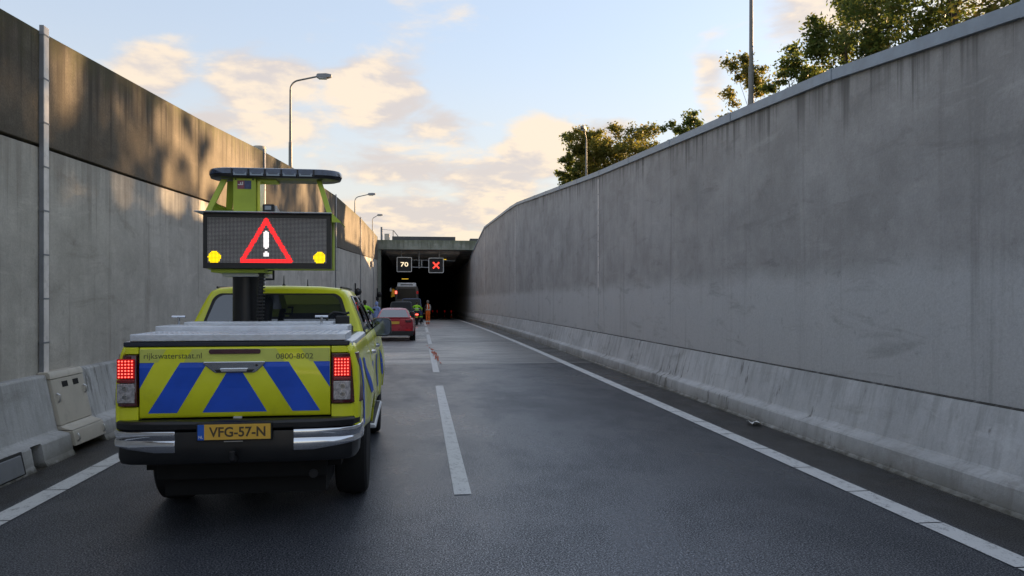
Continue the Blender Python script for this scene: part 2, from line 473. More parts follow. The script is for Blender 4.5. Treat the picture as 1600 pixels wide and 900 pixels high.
# ---------------------------------------------------------------- mesh helpers
class MB:
    def __init__(self):
        self.v, self.f, self.mi = [], [], []

    def add(self, verts, faces, mi=0):
        o = len(self.v)
        self.v += [tuple(p) for p in verts]
        self.f += [tuple(i + o for i in q) for q in faces]
        self.mi += [mi] * len(faces)
        return self

    def hexa(self, p, mi=0):           # 4 bottom (ccw) + 4 top
        return self.add(p, [(3, 2, 1, 0), (4, 5, 6, 7), (0, 1, 5, 4), (1, 2, 6, 5), (2, 3, 7, 6), (3, 0, 4, 7)], mi)

    def box(self, a, b, mi=0):
        (x0, y0, z0), (x1, y1, z1) = a, b
        return self.hexa([(x0, y0, z0), (x1, y0, z0), (x1, y1, z0), (x0, y1, z0), (x0, y0, z1), (x1, y0, z1), (x1, y1, z1), (x0, y1, z1)], mi)

    def obox(self, c, s, rot=(0, 0, 0), mi=0):
        from mathutils import Euler
        m = Euler(rot).to_matrix()
        hx, hy, hz = s[0] / 2, s[1] / 2, s[2] / 2
        P = [(-hx, -hy, -hz), (hx, -hy, -hz), (hx, hy, -hz), (-hx, hy, -hz), (-hx, -hy, hz), (hx, -hy, hz), (hx, hy, hz), (-hx, hy, hz)]
        return self.hexa([tuple(Vector(c) + m @ Vector(p)) for p in P], mi)

    def loft(self, rings, cap=True, closed=True, mi=0):
        n = len(rings[0])
        V = [p for r in rings for p in r]
        F = []
        for i in range(len(rings) - 1):
            for j in range(n if closed else n - 1):
                k = (j + 1) % n
                F.append((i * n + j, i * n + k, (i + 1) * n + k, (i + 1) * n + j))
        if cap and closed:
            F.append(tuple(range(n - 1, -1, -1)))
            F.append(tuple((len(rings) - 1) * n + j for j in range(n)))
        return self.add(V, F, mi)

    def tube(self, path, r, n=8, mi=0, cap=True):
        path = [Vector(p) for p in path]
        rs = r if isinstance(r, (list, tuple)) else [r] * len(path)
        rings = []
        up = None
        for i, p in enumerate(path):
            d = (path[min(i + 1, len(path) - 1)] - path[max(i - 1, 0)]).normalized()
            if up is None:
                up = Vector((0, 0, 1)) if abs(d.z) < 0.9 else Vector((1, 0, 0))
            s = d.cross(up).normalized()
            up = s.cross(d).normalized()
            rings.append([tuple(p + (s * math.cos(2 * math.pi * k / n) + up * math.sin(2 * math.pi * k / n)) * rs[i]) for k in range(n)])
        return self.loft(rings, cap, True, mi)

    def prism(self, poly, f0, f1, mi=0):      # poly 2D -> f0/f1 map to 3D
        return self.loft([[f0(*p) for p in poly], [f1(*p) for p in poly]], True, True, mi)

    def lathe(self, prof, c, axis='x', n=24, mi=0):
        rings = []
        for (a, r) in prof:
            ring = []
            for k in range(n):
                t = 2 * math.pi * k / n
                u, w = r * math.cos(t), r * math.sin(t)
                ring.append({'x': (c[0] + a, c[1] + u, c[2] + w), 'y': (c[0] + u, c[1] + a, c[2] + w), 'z': (c[0] + u, c[1] + w, c[2] + a)}[axis])
            rings.append(ring)
        return self.loft(rings, True, True, mi)

    def grid(self, rows, mi=0, flip=False):
        n = len(rows[0])
        V = [p for r in rows for p in r]
        F = []
        for i in range(len(rows) - 1):
            for j in range(n - 1):
                q = (i * n + j, i * n + j + 1, (i + 1) * n + j + 1, (i + 1) * n + j)
                F.append(q[::-1] if flip else q)
        return self.add(V, F, mi)

    def build(self, name, mats, parent=None, bevel=0.0, smooth=True, seg=2, solid=0.0, kind=None, drop=None, fix=True, angle=35):
        me = bpy.data.meshes.new(name)
        me.from_pydata(self.v, [], self.f)
        if not isinstance(mats, (list, tuple)):
            mats = [mats]
        for m in mats:
            me.materials.append(m)
        for p, i in zip(me.polygons, self.mi):
            p.material_index = i
        if drop:
            a = me.attributes.new('drop', 'FLOAT', 'POINT')
            for i, p in enumerate(self.v):
                a.data[i].value = drop(p)
        if fix:
            import bmesh
            bm = bmesh.new(); bm.from_mesh(me)
            bmesh.ops.recalc_face_normals(bm, faces=bm.faces)
            bm.to_mesh(me); bm.free()
        if smooth:
            for p in me.polygons:
                p.use_smooth = True
            me.set_sharp_from_angle(angle=R_(angle))
        me.update()
        o = bpy.data.objects.new(name, me)
        COL.objects.link(o)
        if parent:
            o.parent = parent
        if solid:
            s = o.modifiers.new('solid', 'SOLIDIFY'); s.thickness = solid; s.offset = -1
        if bevel:
            b = o.modifiers.new('bevel', 'BEVEL'); b.width = bevel; b.segments = seg; b.limit_method = 'ANGLE'; b.angle_limit = R_(35)
            b.harden_normals = True
        if kind:
            o['kind'] = kind
        return o


def thing(name, label, cat, loc=(0, 0, 0), rotz=0.0, group=None):
    o = bpy.data.objects.new(name, None)
    COL.objects.link(o)
    o.location = loc
    o.rotation_euler = (0, 0, rotz)
    o.empty_display_size = 0.2
    return tag(o, label, cat, group)


def tag(o, label, cat, group=None):
    o['label'] = label
    o['category'] = cat
    if group:
        o['group'] = group
    return o


def struct(o):
    o['kind'] = 'structure'
    return o


def copy_tree(o, parent=None):
    c = o.copy()
    COL.objects.link(c)
    if parent:
        c.parent = parent
    for ch in list(o.children):
        copy_tree(ch, c)
    return c


def text_obj(body, name, mat, parent, fit, place, thick=0.0006, bold=0.0, kind=None):
    """Lettering as a thin mesh. fit = (x0, x1, z0, z1) box; place(x, z, d) -> 3D point."""
    cu = bpy.data.curves.new('lettering', 'FONT')
    cu.body = body
    cu.offset = bold
    cu.resolution_u = 3
    tmp = bpy.data.objects.new('lettering_source', cu)
    COL.objects.link(tmp)
    bpy.context.view_layer.update()
    me = bpy.data.meshes.new_from_object(tmp.evaluated_get(bpy.context.evaluated_depsgraph_get()))
    bpy.data.objects.remove(tmp)
    xs = [v.co.x for v in me.vertices]; ys = [v.co.y for v in me.vertices]
    x0, x1, y0, y1 = min(xs), max(xs), min(ys), max(ys)
    for v in me.vertices:
        u = fit[0] + (v.co.x - x0) / (x1 - x0) * (fit[1] - fit[0])
        w = fit[2] + (v.co.y - y0) / (y1 - y0) * (fit[3] - fit[2])
        v.co = place(u, w, 0)
    me.name = name
    me.materials.clear()
    me.materials.append(mat)
    o = bpy.data.objects.new(name, me)
    COL.objects.link(o)
    o.parent = parent
    return o


def lerp_table(tab, y):
    if y <= tab[0][0]:
        a, b = tab[0], tab[1]
    elif y >= tab[-1][0]:
        return tab[-1][1]
    else:
        for a, b in zip(tab, tab[1:]):
            if a[0] <= y <= b[0]:
                break
    return a[1] + (b[1] - a[1]) * (y - a[0]) / (b[0] - a[0])


LT = [(-60, 1.35), (8.48, 4.74), (11.48, 4.97), (15.59, 5.28), (21.79, 5.83), (27.77, 6.30), (40.16, 7.06), (56.19, 7.65), (78.6, 8.08)]
LJ = [(-60, 0.9), (8.48, 3.47), (11.96, 3.58), (16.04, 3.74), (45.24, 4.60), (79.8, 5.80)]
RT = [(-60, 1.0), (6.0, 4.25), (9.23, 4.60), (21.8, 5.42), (41.5, 6.96), (61.7, 7.58), (70.2, 6.90), (82.5, 5.74), (300, 5.74)]
ltop = lambda y: lerp_table(LT, y)
ljoint = lambda y: lerp_table(LJ, y)
rtop = lambda y: lerp_table(RT, y)


def zr(y):                    # the road dips towards the tunnel
    if y < 20:
        return 0.0
    if y < 80:
        return -0.4 * ((y - 20) / 60) ** 2
    return -0.4 - 0.0133 * (y - 80)

# ================================================================ SETTING
def frange(a, b, s):
    r = []
    while a < b - 1e-6:
        r.append(a); a += s
    return r + [b]


def sheet(name, xs, ys, zf, mat):
    b = MB().grid([[(x, y, zf(x, y)) for x in xs] for y in ys])
    return struct(b.build(name, mat, smooth=False))


JY = 20.97
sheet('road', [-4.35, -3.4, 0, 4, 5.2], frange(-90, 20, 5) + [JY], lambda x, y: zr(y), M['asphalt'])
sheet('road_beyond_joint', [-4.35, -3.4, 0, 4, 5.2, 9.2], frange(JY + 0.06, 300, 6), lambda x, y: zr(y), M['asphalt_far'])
b = MB().box((-4.0, JY, -0.05), (4.75, JY + 0.06, 0.004))
struct(b.build('expansion_joint', M['steel'], smooth=False))

gys = [-1500, -400, -120, -85] + frange(-80, 84, 4) + [84.5, 100, 200, 500, 1500]


def gz(y, side):
    if y < -80:
        return -0.02
    if y > 84:
        return 7.5
    return max(0.3, (ltop(y) if side < 0 else rtop(y)) - 0.45)


sheet('ground', [-1500, -300, -60, -12, -4.62], gys[4:], lambda x, y: gz(y, -1), M['soil'])
sheet('ground', [5.45, 13, 60, 300, 1500], gys[4:], lambda x, y: gz(y, 1) if x < 12 else max(gz(y, 1), gz(y, -1) - 0.6 if y > 60 else 0), M['soil'])
sheet('ground', [-4.62, 9.2], [84.5, 200, 1500], lambda x, y: 7.5, M['soil'])
sheet('ground', [-1500, -60, -4.6, 5.4, 60, 1500], [-1500, -400, -120, -80], lambda x, y: -0.02 if y < -80 else -0.03, M['soil'])

# ---- painted lines: metre-long pieces of the edge lines, three-metre gaps in the lane line
LINE_GAP = 0.022


def line_piece(x0, x1, y0, y1, name, mb=None):
    ys = frange(y0, y1, 3.0)
    rows = [[(x0, y, zr(y) + 0.006), (x1, y, zr(y) + 0.006)] for y in ys]
    if mb is not None:
        return mb.grid(rows)
    o = MB().grid(rows).build(name, M['line'], smooth=False)
    return struct(o)


for (xa, xb, y_from) in ((3.85, 4.06, 2.585), (-3.42, -3.22, 3.5)):
    y = y_from
    while y < 32:
        line_piece(xa, xb, y, y + 1.0 - LINE_GAP, 'edge_line')
        y += 1.0
    m = MB()
    while y < 110:
        line_piece(xa, xb, y, y + 1.0 - LINE_GAP, '', m)
        y += 1.0
    y = y_from - 1
    while y > -60:
        line_piece(xa, xb, y - 3, y - LINE_GAP, '', m)
        y -= 3.0
    struct(m.build('edge_line', M['line'], smooth=False))
for y0 in (6.88, 18.5, 30.5, 42.5, 54.5, 66.5, 78.5):
    y1 = y0 + 8.75 if y0 < 10 else y0 + 9
    line_piece(0.30, 0.455, y0, y1, 'lane_line')
for y0 in (-5, -17, -29, -41):
    line_piece(0.30, 0.455, y0, y0 + 9, 'lane_line')

# orange smear of spray paint on the lane line beyond the joint
b = MB()
rnd = random.Random(3)
for i in range(46):
    u = rnd.gauss(0, 0.5)
    cx, cy = 0.44 + u * -0.12 + rnd.gauss(0, 0.035), 25.0 + u * 4.2
    w, l = 0.006 + 0.022 * rnd.random(), 0.15 + 0.45 * rnd.random()
    pts = [(cx + w * math.cos(a) * (0.7 + 0.5 * rnd.random()), cy + l * math.sin(a) * (0.7 + 0.5 * rnd.random())) for a in [k * math.pi / 4 for k in range(8)]]
    b.add([(p[0], p[1], zr(p[1]) + 0.010 + i * 0.0004) for p in pts], [tuple(range(8))])
o = b.build('paint_smear', M['orange_mark'], smooth=False)
tag(o, 'orange-red smear of spray paint across the dashed lane line', 'paint mark')

# ---- left retaining wall
LX = -4.30
lw = thing('retaining_wall', 'stained concrete retaining wall with dark upper panels and pale cover strips, on the truck\'s side', 'wall', (LX, 0, 0))


def wall_panel(name, x_face, x_back, y0, y1, zlo, zhi, mat, parent, off, n=4):
    """One panel: outline on the face with its own top and bottom edge."""
    b = MB()
    ys = [y0 + (y1 - y0) * i / n for i in range(n + 1)]
    rings = []
    for y in ys:
        a, c = zlo(y), zhi(y)
        rings.append([(x_face - off, y, a), (x_face - off, y, c), (x_back - off, y, c), (x_back - off, y, a)])
    b.loft(rings)
    ztops = zhi
    return b.build(name, mat, parent, bevel=0.012, seg=1, drop=lambda p: ztops(p[1]) - p[2])


ljs = [-58, -46, -34, -22, -15.4, -9.2, -3.0, 3.2, 9.34, 15.59, 21.79, 27.77, 33.9, 39.85, 48.0, 56.19, 63.7, 71.0, 78.3]
for a, c in zip(ljs, ljs[1:]):
    g = 0.011
    wall_panel('lower_panel', LX, LX - 0.3, a + g, c - g, lambda y: zr(y) - 0.2, lambda y: ljoint(y) - 0.014, M['lower_wall'], lw, LX)
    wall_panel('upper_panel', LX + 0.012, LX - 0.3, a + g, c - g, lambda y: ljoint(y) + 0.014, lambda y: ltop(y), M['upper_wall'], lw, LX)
b = MB().loft([[(-0.30, y, zr(y) - 0.3), (-0.30, y, ltop(y) - 0.05), (-0.08, y, ltop(y) - 0.05), (-0.08, y, zr(y) - 0.3)] for y in ljs])
b.build('backing', M['rubber'], lw, smooth=False)
for yp in (9.28, 21.72, 39.78, 56.1, -9.2, 71.0):
    zt = ltop(yp) + 0.06
    b = MB().box((0.013, yp + 0.0, zr(yp)), (0.062, yp + 0.115, zt), 0)
    st = b.build('cover_strip', M['post'], lw, bevel=0.006, seg=1)
    fl = MB().box((0.013, yp - 0.012, zr(yp)), (0.058, yp - 0.002, zt)).build('shaded_side', M['post_grey'], st, smooth=False)  # near side of the strip, its shade put into a darker grey
    cl = MB()
    for k in range(9):
        zc = zr(yp) + 0.75 + 0.5 * k
        if zc < zt:
            cl.box((0.012, yp - 0.02, zc), (0.066, yp + 0.118, zc + 0.018))
    cl.build('clamp', M['post_grey'], st, smooth=False)
# sheet-metal cap rounding the top of one strip
b = MB().lathe([(0, 0.17), (0.02, 0.18), (0.13, 0.18), (0.15, 0.165)], (-0.12, 21.9, ltop(21.9) - 0.01), 'z', 20)
o = b.build('vent_cap', M['cabinet'])
o.location = (LX, 0, 0)
tag(o, 'round beige vent cap standing on top of the left wall behind the light bar', 'vent cap')

# ---- right retaining wall
RX = 5.12
rw = thing('retaining_wall', 'smooth grey concrete retaining wall with a metal coping, on the open lane\'s side', 'wall', (RX, 0, 0))
rjs = [-58, -38, -18, 1.9, 21.8, 41.49, 61.7, 70.2, 82.47, 105.0, 140, 180, 240]
for a, c in zip(rjs, rjs[1:]):
    g = 0.02
    wall_panel('wall_panel', RX, RX + 0.35, a + g, c - g, lambda y: zr(y) - 0.2, rtop, M['right_wall'], rw, RX, 8)
b = MB().loft([[(0.30, y, zr(y) - 0.3), (0.30, y, rtop(y) - 0.05), (0.06, y, rtop(y) - 0.05), (0.06, y, zr(y) - 0.3)] for y in rjs])
b.build('backing', M['rubber'], rw, smooth=False)
for yj in (21.8, 41.49, 61.7):
    b = MB()
    for k in range(14):
        z0 = 2.1 + k * 0.45
        if z0 + 0.43 < rtop(yj) - 0.05:
            b.box((-0.012, yj - 0.035, z0), (-0.002, yj + 0.035, z0 + 0.43))
    b.build('joint_strip', M['post'], rw, smooth=False)
cps = [y for y in frange(-6.6, 61.5, 3.13)]
for a, c in zip(cps, cps[1:]):
    ya, yc = a + 0.006, c - 0.006
    def ring(y):
        t = rtop(y)
        return [(-0.055, y, t - 0.10), (-0.055, y, t + 0.035), (0.40, y, t + 0.06), (0.40, y, t + 0.004), (-0.001, y, t + 0.004), (-0.001, y, t - 0.10)]
    cp = MB().loft([ring(ya), ring(yc)]).build('coping', M['coping'], rw, smooth=False)
    def ring2(y):
        t = rtop(y)
        return [(-0.062, y, t - 0.106), (-0.062, y, t + 0.042), (0.40, y, t + 0.067), (0.40, y, t + 0.061), (-0.056, y, t + 0.036), (-0.056, y, t - 0.106)]
    MB().loft([ring2(c - 0.05), ring2(c + 0.05)]).build('joint_cover', M['coping'], cp, smooth=False)
for a, c in ((61.5, 70.2), (70.2, 82.4), (82.4, 130)):
    MB().loft([[(-0.05, y, rtop(y) - 0.08), (-0.05, y, rtop(y) + 0.035), (0.4, y, rtop(y) + 0.05), (0.4, y, rtop(y) + 0.004), (-0.001, y, rtop(y) + 0.004), (-0.001, y, rtop(y) - 0.08)] for y in (a + .01, c - .01)]).build('coping', M['coping'], rw, smooth=False)

# ---- safety barriers at the foot of both walls
PL = [(-3.87, 0.0), (-3.90, 0.06), (-3.93, 0.225), (-3.945, 0.245), (-4.055, 0.275), (-4.07, 0.295), (-4.19, 0.875), (-4.205, 0.895), (-4.22, 0.90), (-4.298, 0.90)]
PR = [(4.74, 0.0), (4.78, 0.03), (4.80, 0.205), (4.815, 0.225), (4.915, 0.265), (4.93, 0.285), (5.055, 0.775), (5.065, 0.795), (5.078, 0.80), (5.088, 0.76), (5.118, 0.755)]


def barrier(parent, prof, y0, y1, px, side, notch=()):
    ys = sorted(set([y0, y1] + [y for y in frange(y0, y1, 3.0)]))
    secs = [(y, 0) for y in ys]
    for (na, nb) in notch:
        secs = [s for s in secs if not na < s[0] < nb] + [(na, 0), (na + 1e-4, 1), (nb - 1e-4, 1), (nb, 0)]
    secs.sort()
    rings = []
    for y, nt in secs:
        ring = []
        for i, (x, z) in enumerate(prof):
            if nt and i < 3:
                x = x + side * 0.16
                z = min(z, 0.20)
            ring.append((x - px, y, z + zr(y)))
        ring += [(prof[-1][0] - px, y, -0.4 + zr(y)), (prof[0][0] - px, y, -0.4 + zr(y))]
        rings.append(ring)
    b = MB().loft(rings)
    return b.build('barrier_segment', M['barrier'], parent, angle=14, drop=lambda p: 0.9 - p[2] + zr(p[1]))


lb = thing('concrete_barrier', 'pale stepped concrete safety barrier at the foot of the left wall beside the truck', 'barrier', (-4.05, 0, 0))
lbs = [-58, -40, -22, -10, -3, 3.2, 9.22, 10.07, 16.0, 22.0, 28.0, 34.0, 40.0, 46.0, 52.0, 58.0, 64.0, 70.0, 78.0]
for a, c in zip(lbs, lbs[1:]):
    if abs(a - 9.22) < 1e-6:
        continue
    nt = ()
    if a == 3.2:
        nt = ((8.33, 8.55),)
    elif a == 10.07:
        nt = ((10.62, 10.82), (13.4, 13.6))
    elif a > 12 and a < 60:
        nt = ((a + 1.2, a + 1.4), (a + 4.2, a + 4.4))
    barrier(lb, PL, a + 0.008, c - 0.008, -4.05, -1, nt)
rb = thing('concrete_barrier', 'grey stepped concrete safety barrier at the foot of the right wall with dark scrapes', 'barrier', (4.9, 0, 0))
rbs = [-58, -38, -18, 1.9, 22.1, 41.6, 61.8, 82, 105, 140, 180]
for a, c in zip(rbs, rbs[1:]):
    barrier(rb, PR, a + 0.012, c - 0.012, 4.9, 1)

MB().loft([[(x - 4.9, y, zr(y) + z) for x, z in ((5.070, .80), (5.117, .80), (5.117, .812), (5.100, .816), (5.070, .803))] for y in frange(-58, 82, 4)]).build('debris_line', M['grime'], rb, smooth=False)

# ---- beige hydrant cabinet let into the left barrier
cb = thing('roadside_cabinet', 'beige steel cabinet set into the left barrier with two black vent slots', 'cabinet', (-4.05, 9.23, 0))
o_ = 0.028
PC = [(x + (o_ if i < 9 else 0), z) for i, (x, z) in enumerate(PL)]


def cab_piece(name, pts, y0, y1, mat, bev=0.008):
    back = -4.29 + 4.05
    ring = lambda y: [(x + 4.05, y, z) for x, z in pts] + [(back, y, pts[-1][1]), (back, y, pts[0][1])]
    return MB().loft([ring(y0), ring(y1)]).build(name, mat, cb, bevel=bev, seg=2)


cab_piece('lower_door', [(-3.842 - .03, 0.09), (-3.902, 0.232), (-3.915, 0.262)], 0.0, 0.83, M['cabinet'])
cab_piece('middle_ledge', [(-3.912, 0.268), (-4.02, 0.30), (-4.035, 0.318)], 0.0, 0.83, M['cabinet'])
up = cab_piece('upper_door', [(-4.036, 0.322), (-4.148, 0.84)], 0.0, 0.83, M['cabinet'])
cab_piece('lid', [(-4.143, 0.845), (-4.160, 0.905), (-4.18, 0.925)], -0.01, 0.84, M['cabinet'])
sx = lambda z: -4.036 - (z - 0.322) / (0.518) * 0.112 + 4.05
for y0 in (0.24, 0.52):
    MB().hexa([(sx(.735) + .003, y0, .735), (sx(.735) + .003, y0 + .14, .735), (sx(.735) - .02, y0 + .14, .735), (sx(.735) - .02, y0, .735),
               (sx(.80) + .003, y0, .80), (sx(.80) + .003, y0 + .14, .80), (sx(.80) - .02, y0 + .14, .80), (sx(.80) - .02, y0, .80)]).build('vent_slot', M['void'], up, smooth=False)
for (y, z) in ((0.06, 0.63), (0.765, 0.66)):
    MB().tube([(sx(z + .05) + .004, y, z + .05), (sx(z) + .03, y, z + .03), (sx(z) + .03, y, z - .03), (sx(z - .05) + .004, y, z - .05)], 0.011, 8).build('latch', M['steel'], up)
for (y, z) in ((0.06, 0.18), (0.775, 0.17)):
    MB().tube([(0.165, y, z + .045), (0.185, y, z + .02), (0.19, y, z - .02), (0.165, y, z - .045)], 0.011, 8).build('latch', M['steel'], cb)
hb = MB().loft([[(x + 0.02, y, z) for x, z in ((-3.885, 0.03), (-3.925, 0.215), (-3.98, 0.215), (-3.98, 0.03))] for y in (7.35, 8.08)])
hat = thing('drain_hatch', 'flat grey hatch plate at the foot of the left barrier, cut by the picture edge', 'hatch', (-3.9, 7.7, 0))
for i in range(len(hb.v)):
    hb.v[i] = (hb.v[i][0] + 3.9, hb.v[i][1] - 7.7, hb.v[i][2])
hb.build('plate', M['post_grey'], hat, bevel=0.006)
MB().loft([[(x + 3.9 + 0.005, y - 7.7, z) for x, z in ((-3.882, 0.01), (-3.93, 0.24), (-3.97, 0.24), (-3.97, 0.01))] for y in (7.30, 8.13)]).build('frame', M['rubber'], hat, smooth=False)

# crumpled paper scrap at the right barrier foot
b = MB()
rnd = random.Random(5)
rows = [[(4.56 + 0.05 * i + rnd.gauss(0, .008), 10.15 + 0.07 * j + rnd.gauss(0, .01), 0.012 + abs(rnd.gauss(0, .022))) for i in range(4)] for j in range(4)]
b.grid(rows)
o = b.build('paper_scrap', M['paper'], smooth=False, solid=0.002)
tag(o, 'small crumpled scrap of white paper lying by the right barrier', 'litter')

# ---- tunnel portal
PY = 78.35
tn = thing('tunnel', 'dark road tunnel mouth under a mossy concrete portal beam', 'tunnel', (0.4, PY, 0))
TL = lambda pts: [(x - 0.4, y - PY, z) for x, y, z in pts]


def tbox(name, a, c, mat, bev=0.02, drop=None):
    b = MB().box(TL([a])[0], TL([c])[0])
    return b.build(name, mat, tn, bevel=bev, seg=1, drop=drop)


tbox('portal_beam', (-4.29, PY, 6.80), (13, PY + 1.2, 7.76), M['portal'], drop=lambda p: 7.76 - p[2])
tbox('upper_slab', (-2.85, PY + 0.25, 7.765), (3.55, PY + 1.5, 8.15), M['dark_slab'])
tbox('upper_slab', (5.05, PY + 0.3, 7.765), (13, PY + 1.5, 8.0), M['dark_slab'])
tbox('pilaster', (-4.29, PY, -0.4), (-3.98, PY + 1.2, 6.795), M['portal'], drop=lambda p: 6.8 - p[2])
ceil = lambda y: 6.85 + (zr(y) - zr(PY)) * 1.0
ys = frange(PY + 1.2, 240, 8)
MB().loft([[(-4.4 - .4, y - PY, ceil(y)), (9.3 - .4, y - PY, ceil(y)), (9.3 - .4, y - PY, ceil(y) + .6), (-4.4 - .4, y - PY, ceil(y) + .6)] for y in ys]).build('ceiling', M['tunnel_concrete'], tn, smooth=False)
for k in range(16):
    y = PY + 1.9 + k * 1.5
    tbox('ceiling_beam', (-3.55, y, ceil(y) - 0.34), (4.05, y + 0.42, ceil(y) - 0.004), M['tunnel_concrete'], 0.015)
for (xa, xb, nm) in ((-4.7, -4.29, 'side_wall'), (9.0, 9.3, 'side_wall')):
    MB().loft([[(xa - .4, y - PY, -4), (xb - .4, y - PY, -4), (xb - .4, y - PY, ceil(y) - .004), (xa - .4, y - PY, ceil(y) - .004)] for y in ys]).build(nm, M['tunnel_dark'], tn, smooth=False)
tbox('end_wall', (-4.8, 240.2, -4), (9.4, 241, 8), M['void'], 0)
tbox('wing_wall', (9.0, 60, 4), (9.3, PY - 0.01, 6.79), M['dark_slab'])

# tunnel lights
for i, (x, y, lab) in enumerate(((2.35, 83.2, 'amber tunnel lamp beside the red cross signal'), (-2.0, 101.0, 'amber tunnel lamp deep in the tunnel under the speed signal'))):
    z = ceil(y) - 0.34 - (0.35 if i == 0 else 1.75)
    t = thing('tunnel_lamp', lab, 'lamp', (x, y, z), 0, 'amber tunnel ceiling lamps')
    MB().box((-0.55, -0.12, 0.0), (0.55, 0.12, 0.10)).build('housing', M['black'], t, bevel=0.02)
    MB().box((-0.42, -0.124, -0.05), (0.42, 0.10, -0.002)).build('lens', M['sodium'], t, bevel=0.015)
    for sx_ in (-0.4, 0.4):
        MB().tube([(sx_, 0, 0.10), (sx_, 0, 0.36 if i == 0 else 2.05)], 0.02, 6).build('hanger', M['galv'], t)

# ---- lane signals hung under the tunnel mouth
SG = PY + 1.55
sgx = thing('sign_gantry', 'galvanised pipe frame hanging from the tunnel ceiling between two lane signals', 'gantry', (0, SG, 6.8))
for x, z0 in ((-1.95, 6.13), (1.95, 6.09), (-0.15, 4.95)):
    MB().tube([(x, 0.1, 0.0), (x, 0.1, z0 - 6.8)], 0.055, 8).build('hanger', M['galv'], sgx)
for z in (5.84, 5.10):
    MB().tube([(-0.88, 0.1, z - 6.8), (0.82, 0.1, z - 6.83)], 0.045, 8).build('cross_rail', M['galv'], sgx)
MB().tube([(0.12, 0.1, 5.83 - 6.8), (0.12, 0.1, 5.09 - 6.8)], 0.06, 8).build('upright', M['galv'], sgx)
RAIL2 = MB().tube([(2.38, 0.1, 5.80 - 6.8), (3.6, 0.1, 5.76 - 6.8)], 0.03, 8).build('cross_rail', M['galv'], sgx)


def rrect(w, h, r, n=5):
    pts = []
    for cx, cz, a0 in ((w - r, h - r, 0), (-w + r, h - r, 90), (-w + r, -h + r, 180), (w - r, -h + r, 270)):
        for k in range(n + 1):
            a = R_(a0 + 90 * k / n)
            pts.append((cx + r * math.cos(a), cz + r * math.sin(a)))
    return pts


def lane_signal(x0, x1, z0, z1, label):
    cx, cz, w, h = (x0 + x1) / 2, (z0 + z1) / 2, (x1 - x0) / 2, (z1 - z0) / 2
    t = thing('lane_signal', label, 'traffic signal', (cx, SG, cz), 0, 'lane signals under the tunnel mouth')
    MB().prism(rrect(w, h, 0.12), lambda x, z: (x, 0.0, z), lambda x, z: (x, 0.28, z)).build('housing', M['black'], t, smooth=False)
    o_, i_ = rrect(w, h, 0.12), rrect(w - 0.075, h - 0.075, 0.07)
    n = len(o_)
    m = MB()
    V = [(x, -0.035, z) for x, z in o_] + [(x, -0.035, z) for x, z in i_] + [(x, -0.001, z) for x, z in o_] + [(x, -0.001, z) for x, z in i_]
    F = []
    for k in range(n):
        j = (k + 1) % n
        F += [(k, j, n + j, n + k), (k, 2 * n + k, 2 * n + j, j), (n + k, n + j, 3 * n + j, 3 * n + k)]
    m.add(V, F).build('border', M['galv'], t, smooth=False)
    return t


s70 = lane_signal(-2.43, -0.88, 4.58, 6.13, 'square black lane signal showing 70 in lit white numerals')
text_obj('70', 'numerals', M['sign_white'], s70, (-0.38, 0.40, -0.21, 0.25), lambda x, z, d: (x, -0.012, z), bold=0.012)
sX = lane_signal(0.82, 2.39, 4.50, 6.08, 'square black lane signal showing a lit red cross')
m = MB()
for s in (-1, 1):
    m.hexa([tuple(Vector((s * a, -0.02 if f else -0.004, b))) for a, b, f in ()] or
           [(s * -0.33 - 0.085 * 0.7, -0.004, -0.31 + 0.06), (s * -0.33 + 0.085 * 0.7, -0.004, -0.31 - 0.06), (s * 0.33 + 0.06, -0.004, 0.31 - 0.06), (s * 0.33 - 0.06, -0.004, 0.31 + 0.06),
            (s * -0.33 - 0.06, -0.02 - (s > 0) * .003, -0.31 + 0.06), (s * -0.33 + 0.06, -0.02 - (s > 0) * .003, -0.31 - 0.06), (s * 0.33 + 0.06, -0.02 - (s > 0) * .003, 0.31 - 0.06), (s * 0.33 - 0.06, -0.02 - (s > 0) * .003, 0.31 + 0.06)])
m = MB()
for k in range(2):
    s = 1 if k else -1
    d = Vector((s, 0, 1)).normalized(); p = Vector((-s, 0, 1)).normalized() * 0.075
    a, c = d * -0.44, d * 0.44
    y0, y1 = -0.004, -0.02 - 0.003 * k
    q = [a - p, c - p, c + p, a + p]
    m.hexa([(v.x, y0, v.z) for v in q] + [(v.x, y1, v.z) for v in q])
m.build('cross', M['sign_red'], sX, smooth=False)

# railing and plant cabinet on top of the portal
rl = thing('railing', 'thin steel railing with a tall end post on top of the tunnel portal', 'railing', (-3.0, PY + 0.6, 7.76))
MB().box((-1.02, -0.06, 0), (-0.82, 0.06, 1.35)).build('end_post', M['post_grey'], rl, bevel=0.01)
MB().tube([(-0.9, 0, 1.12), (0.25, 0, 1.02)], 0.025, 6).build('rail', M['galv'], rl)
MB().tube([(0.25, 0, 1.02), (0.25, 0, 0.0)], 0.035, 6).build('post', M['galv'], rl)
MB().hexa([(0.20, -0.05, 0.38), (0.28, -0.05, 0.38), (0.28, 0.05, 0.38), (0.20, 0.05, 0.38), (0.20, -0.05, 1.02), (0.28, -0.05, 1.02), (0.28, 0.05, 1.02), (0.20, 0.05, 1.02)]).build('gusset', M['post_grey'], rl)
MB().tube([(0.28, 0, 1.0), (0.75, 0, 0.4)], 0.045, 6).build('brace', M['post_grey'], rl)
o = MB().box((-3.62, PY + 0.3, 7.765), (-3.12, PY + 0.8, 8.42)).build('plant_cabinet', M['cabinet'], bevel=0.02)
tag(o, 'small brown box cabinet on top of the tunnel portal', 'cabinet')

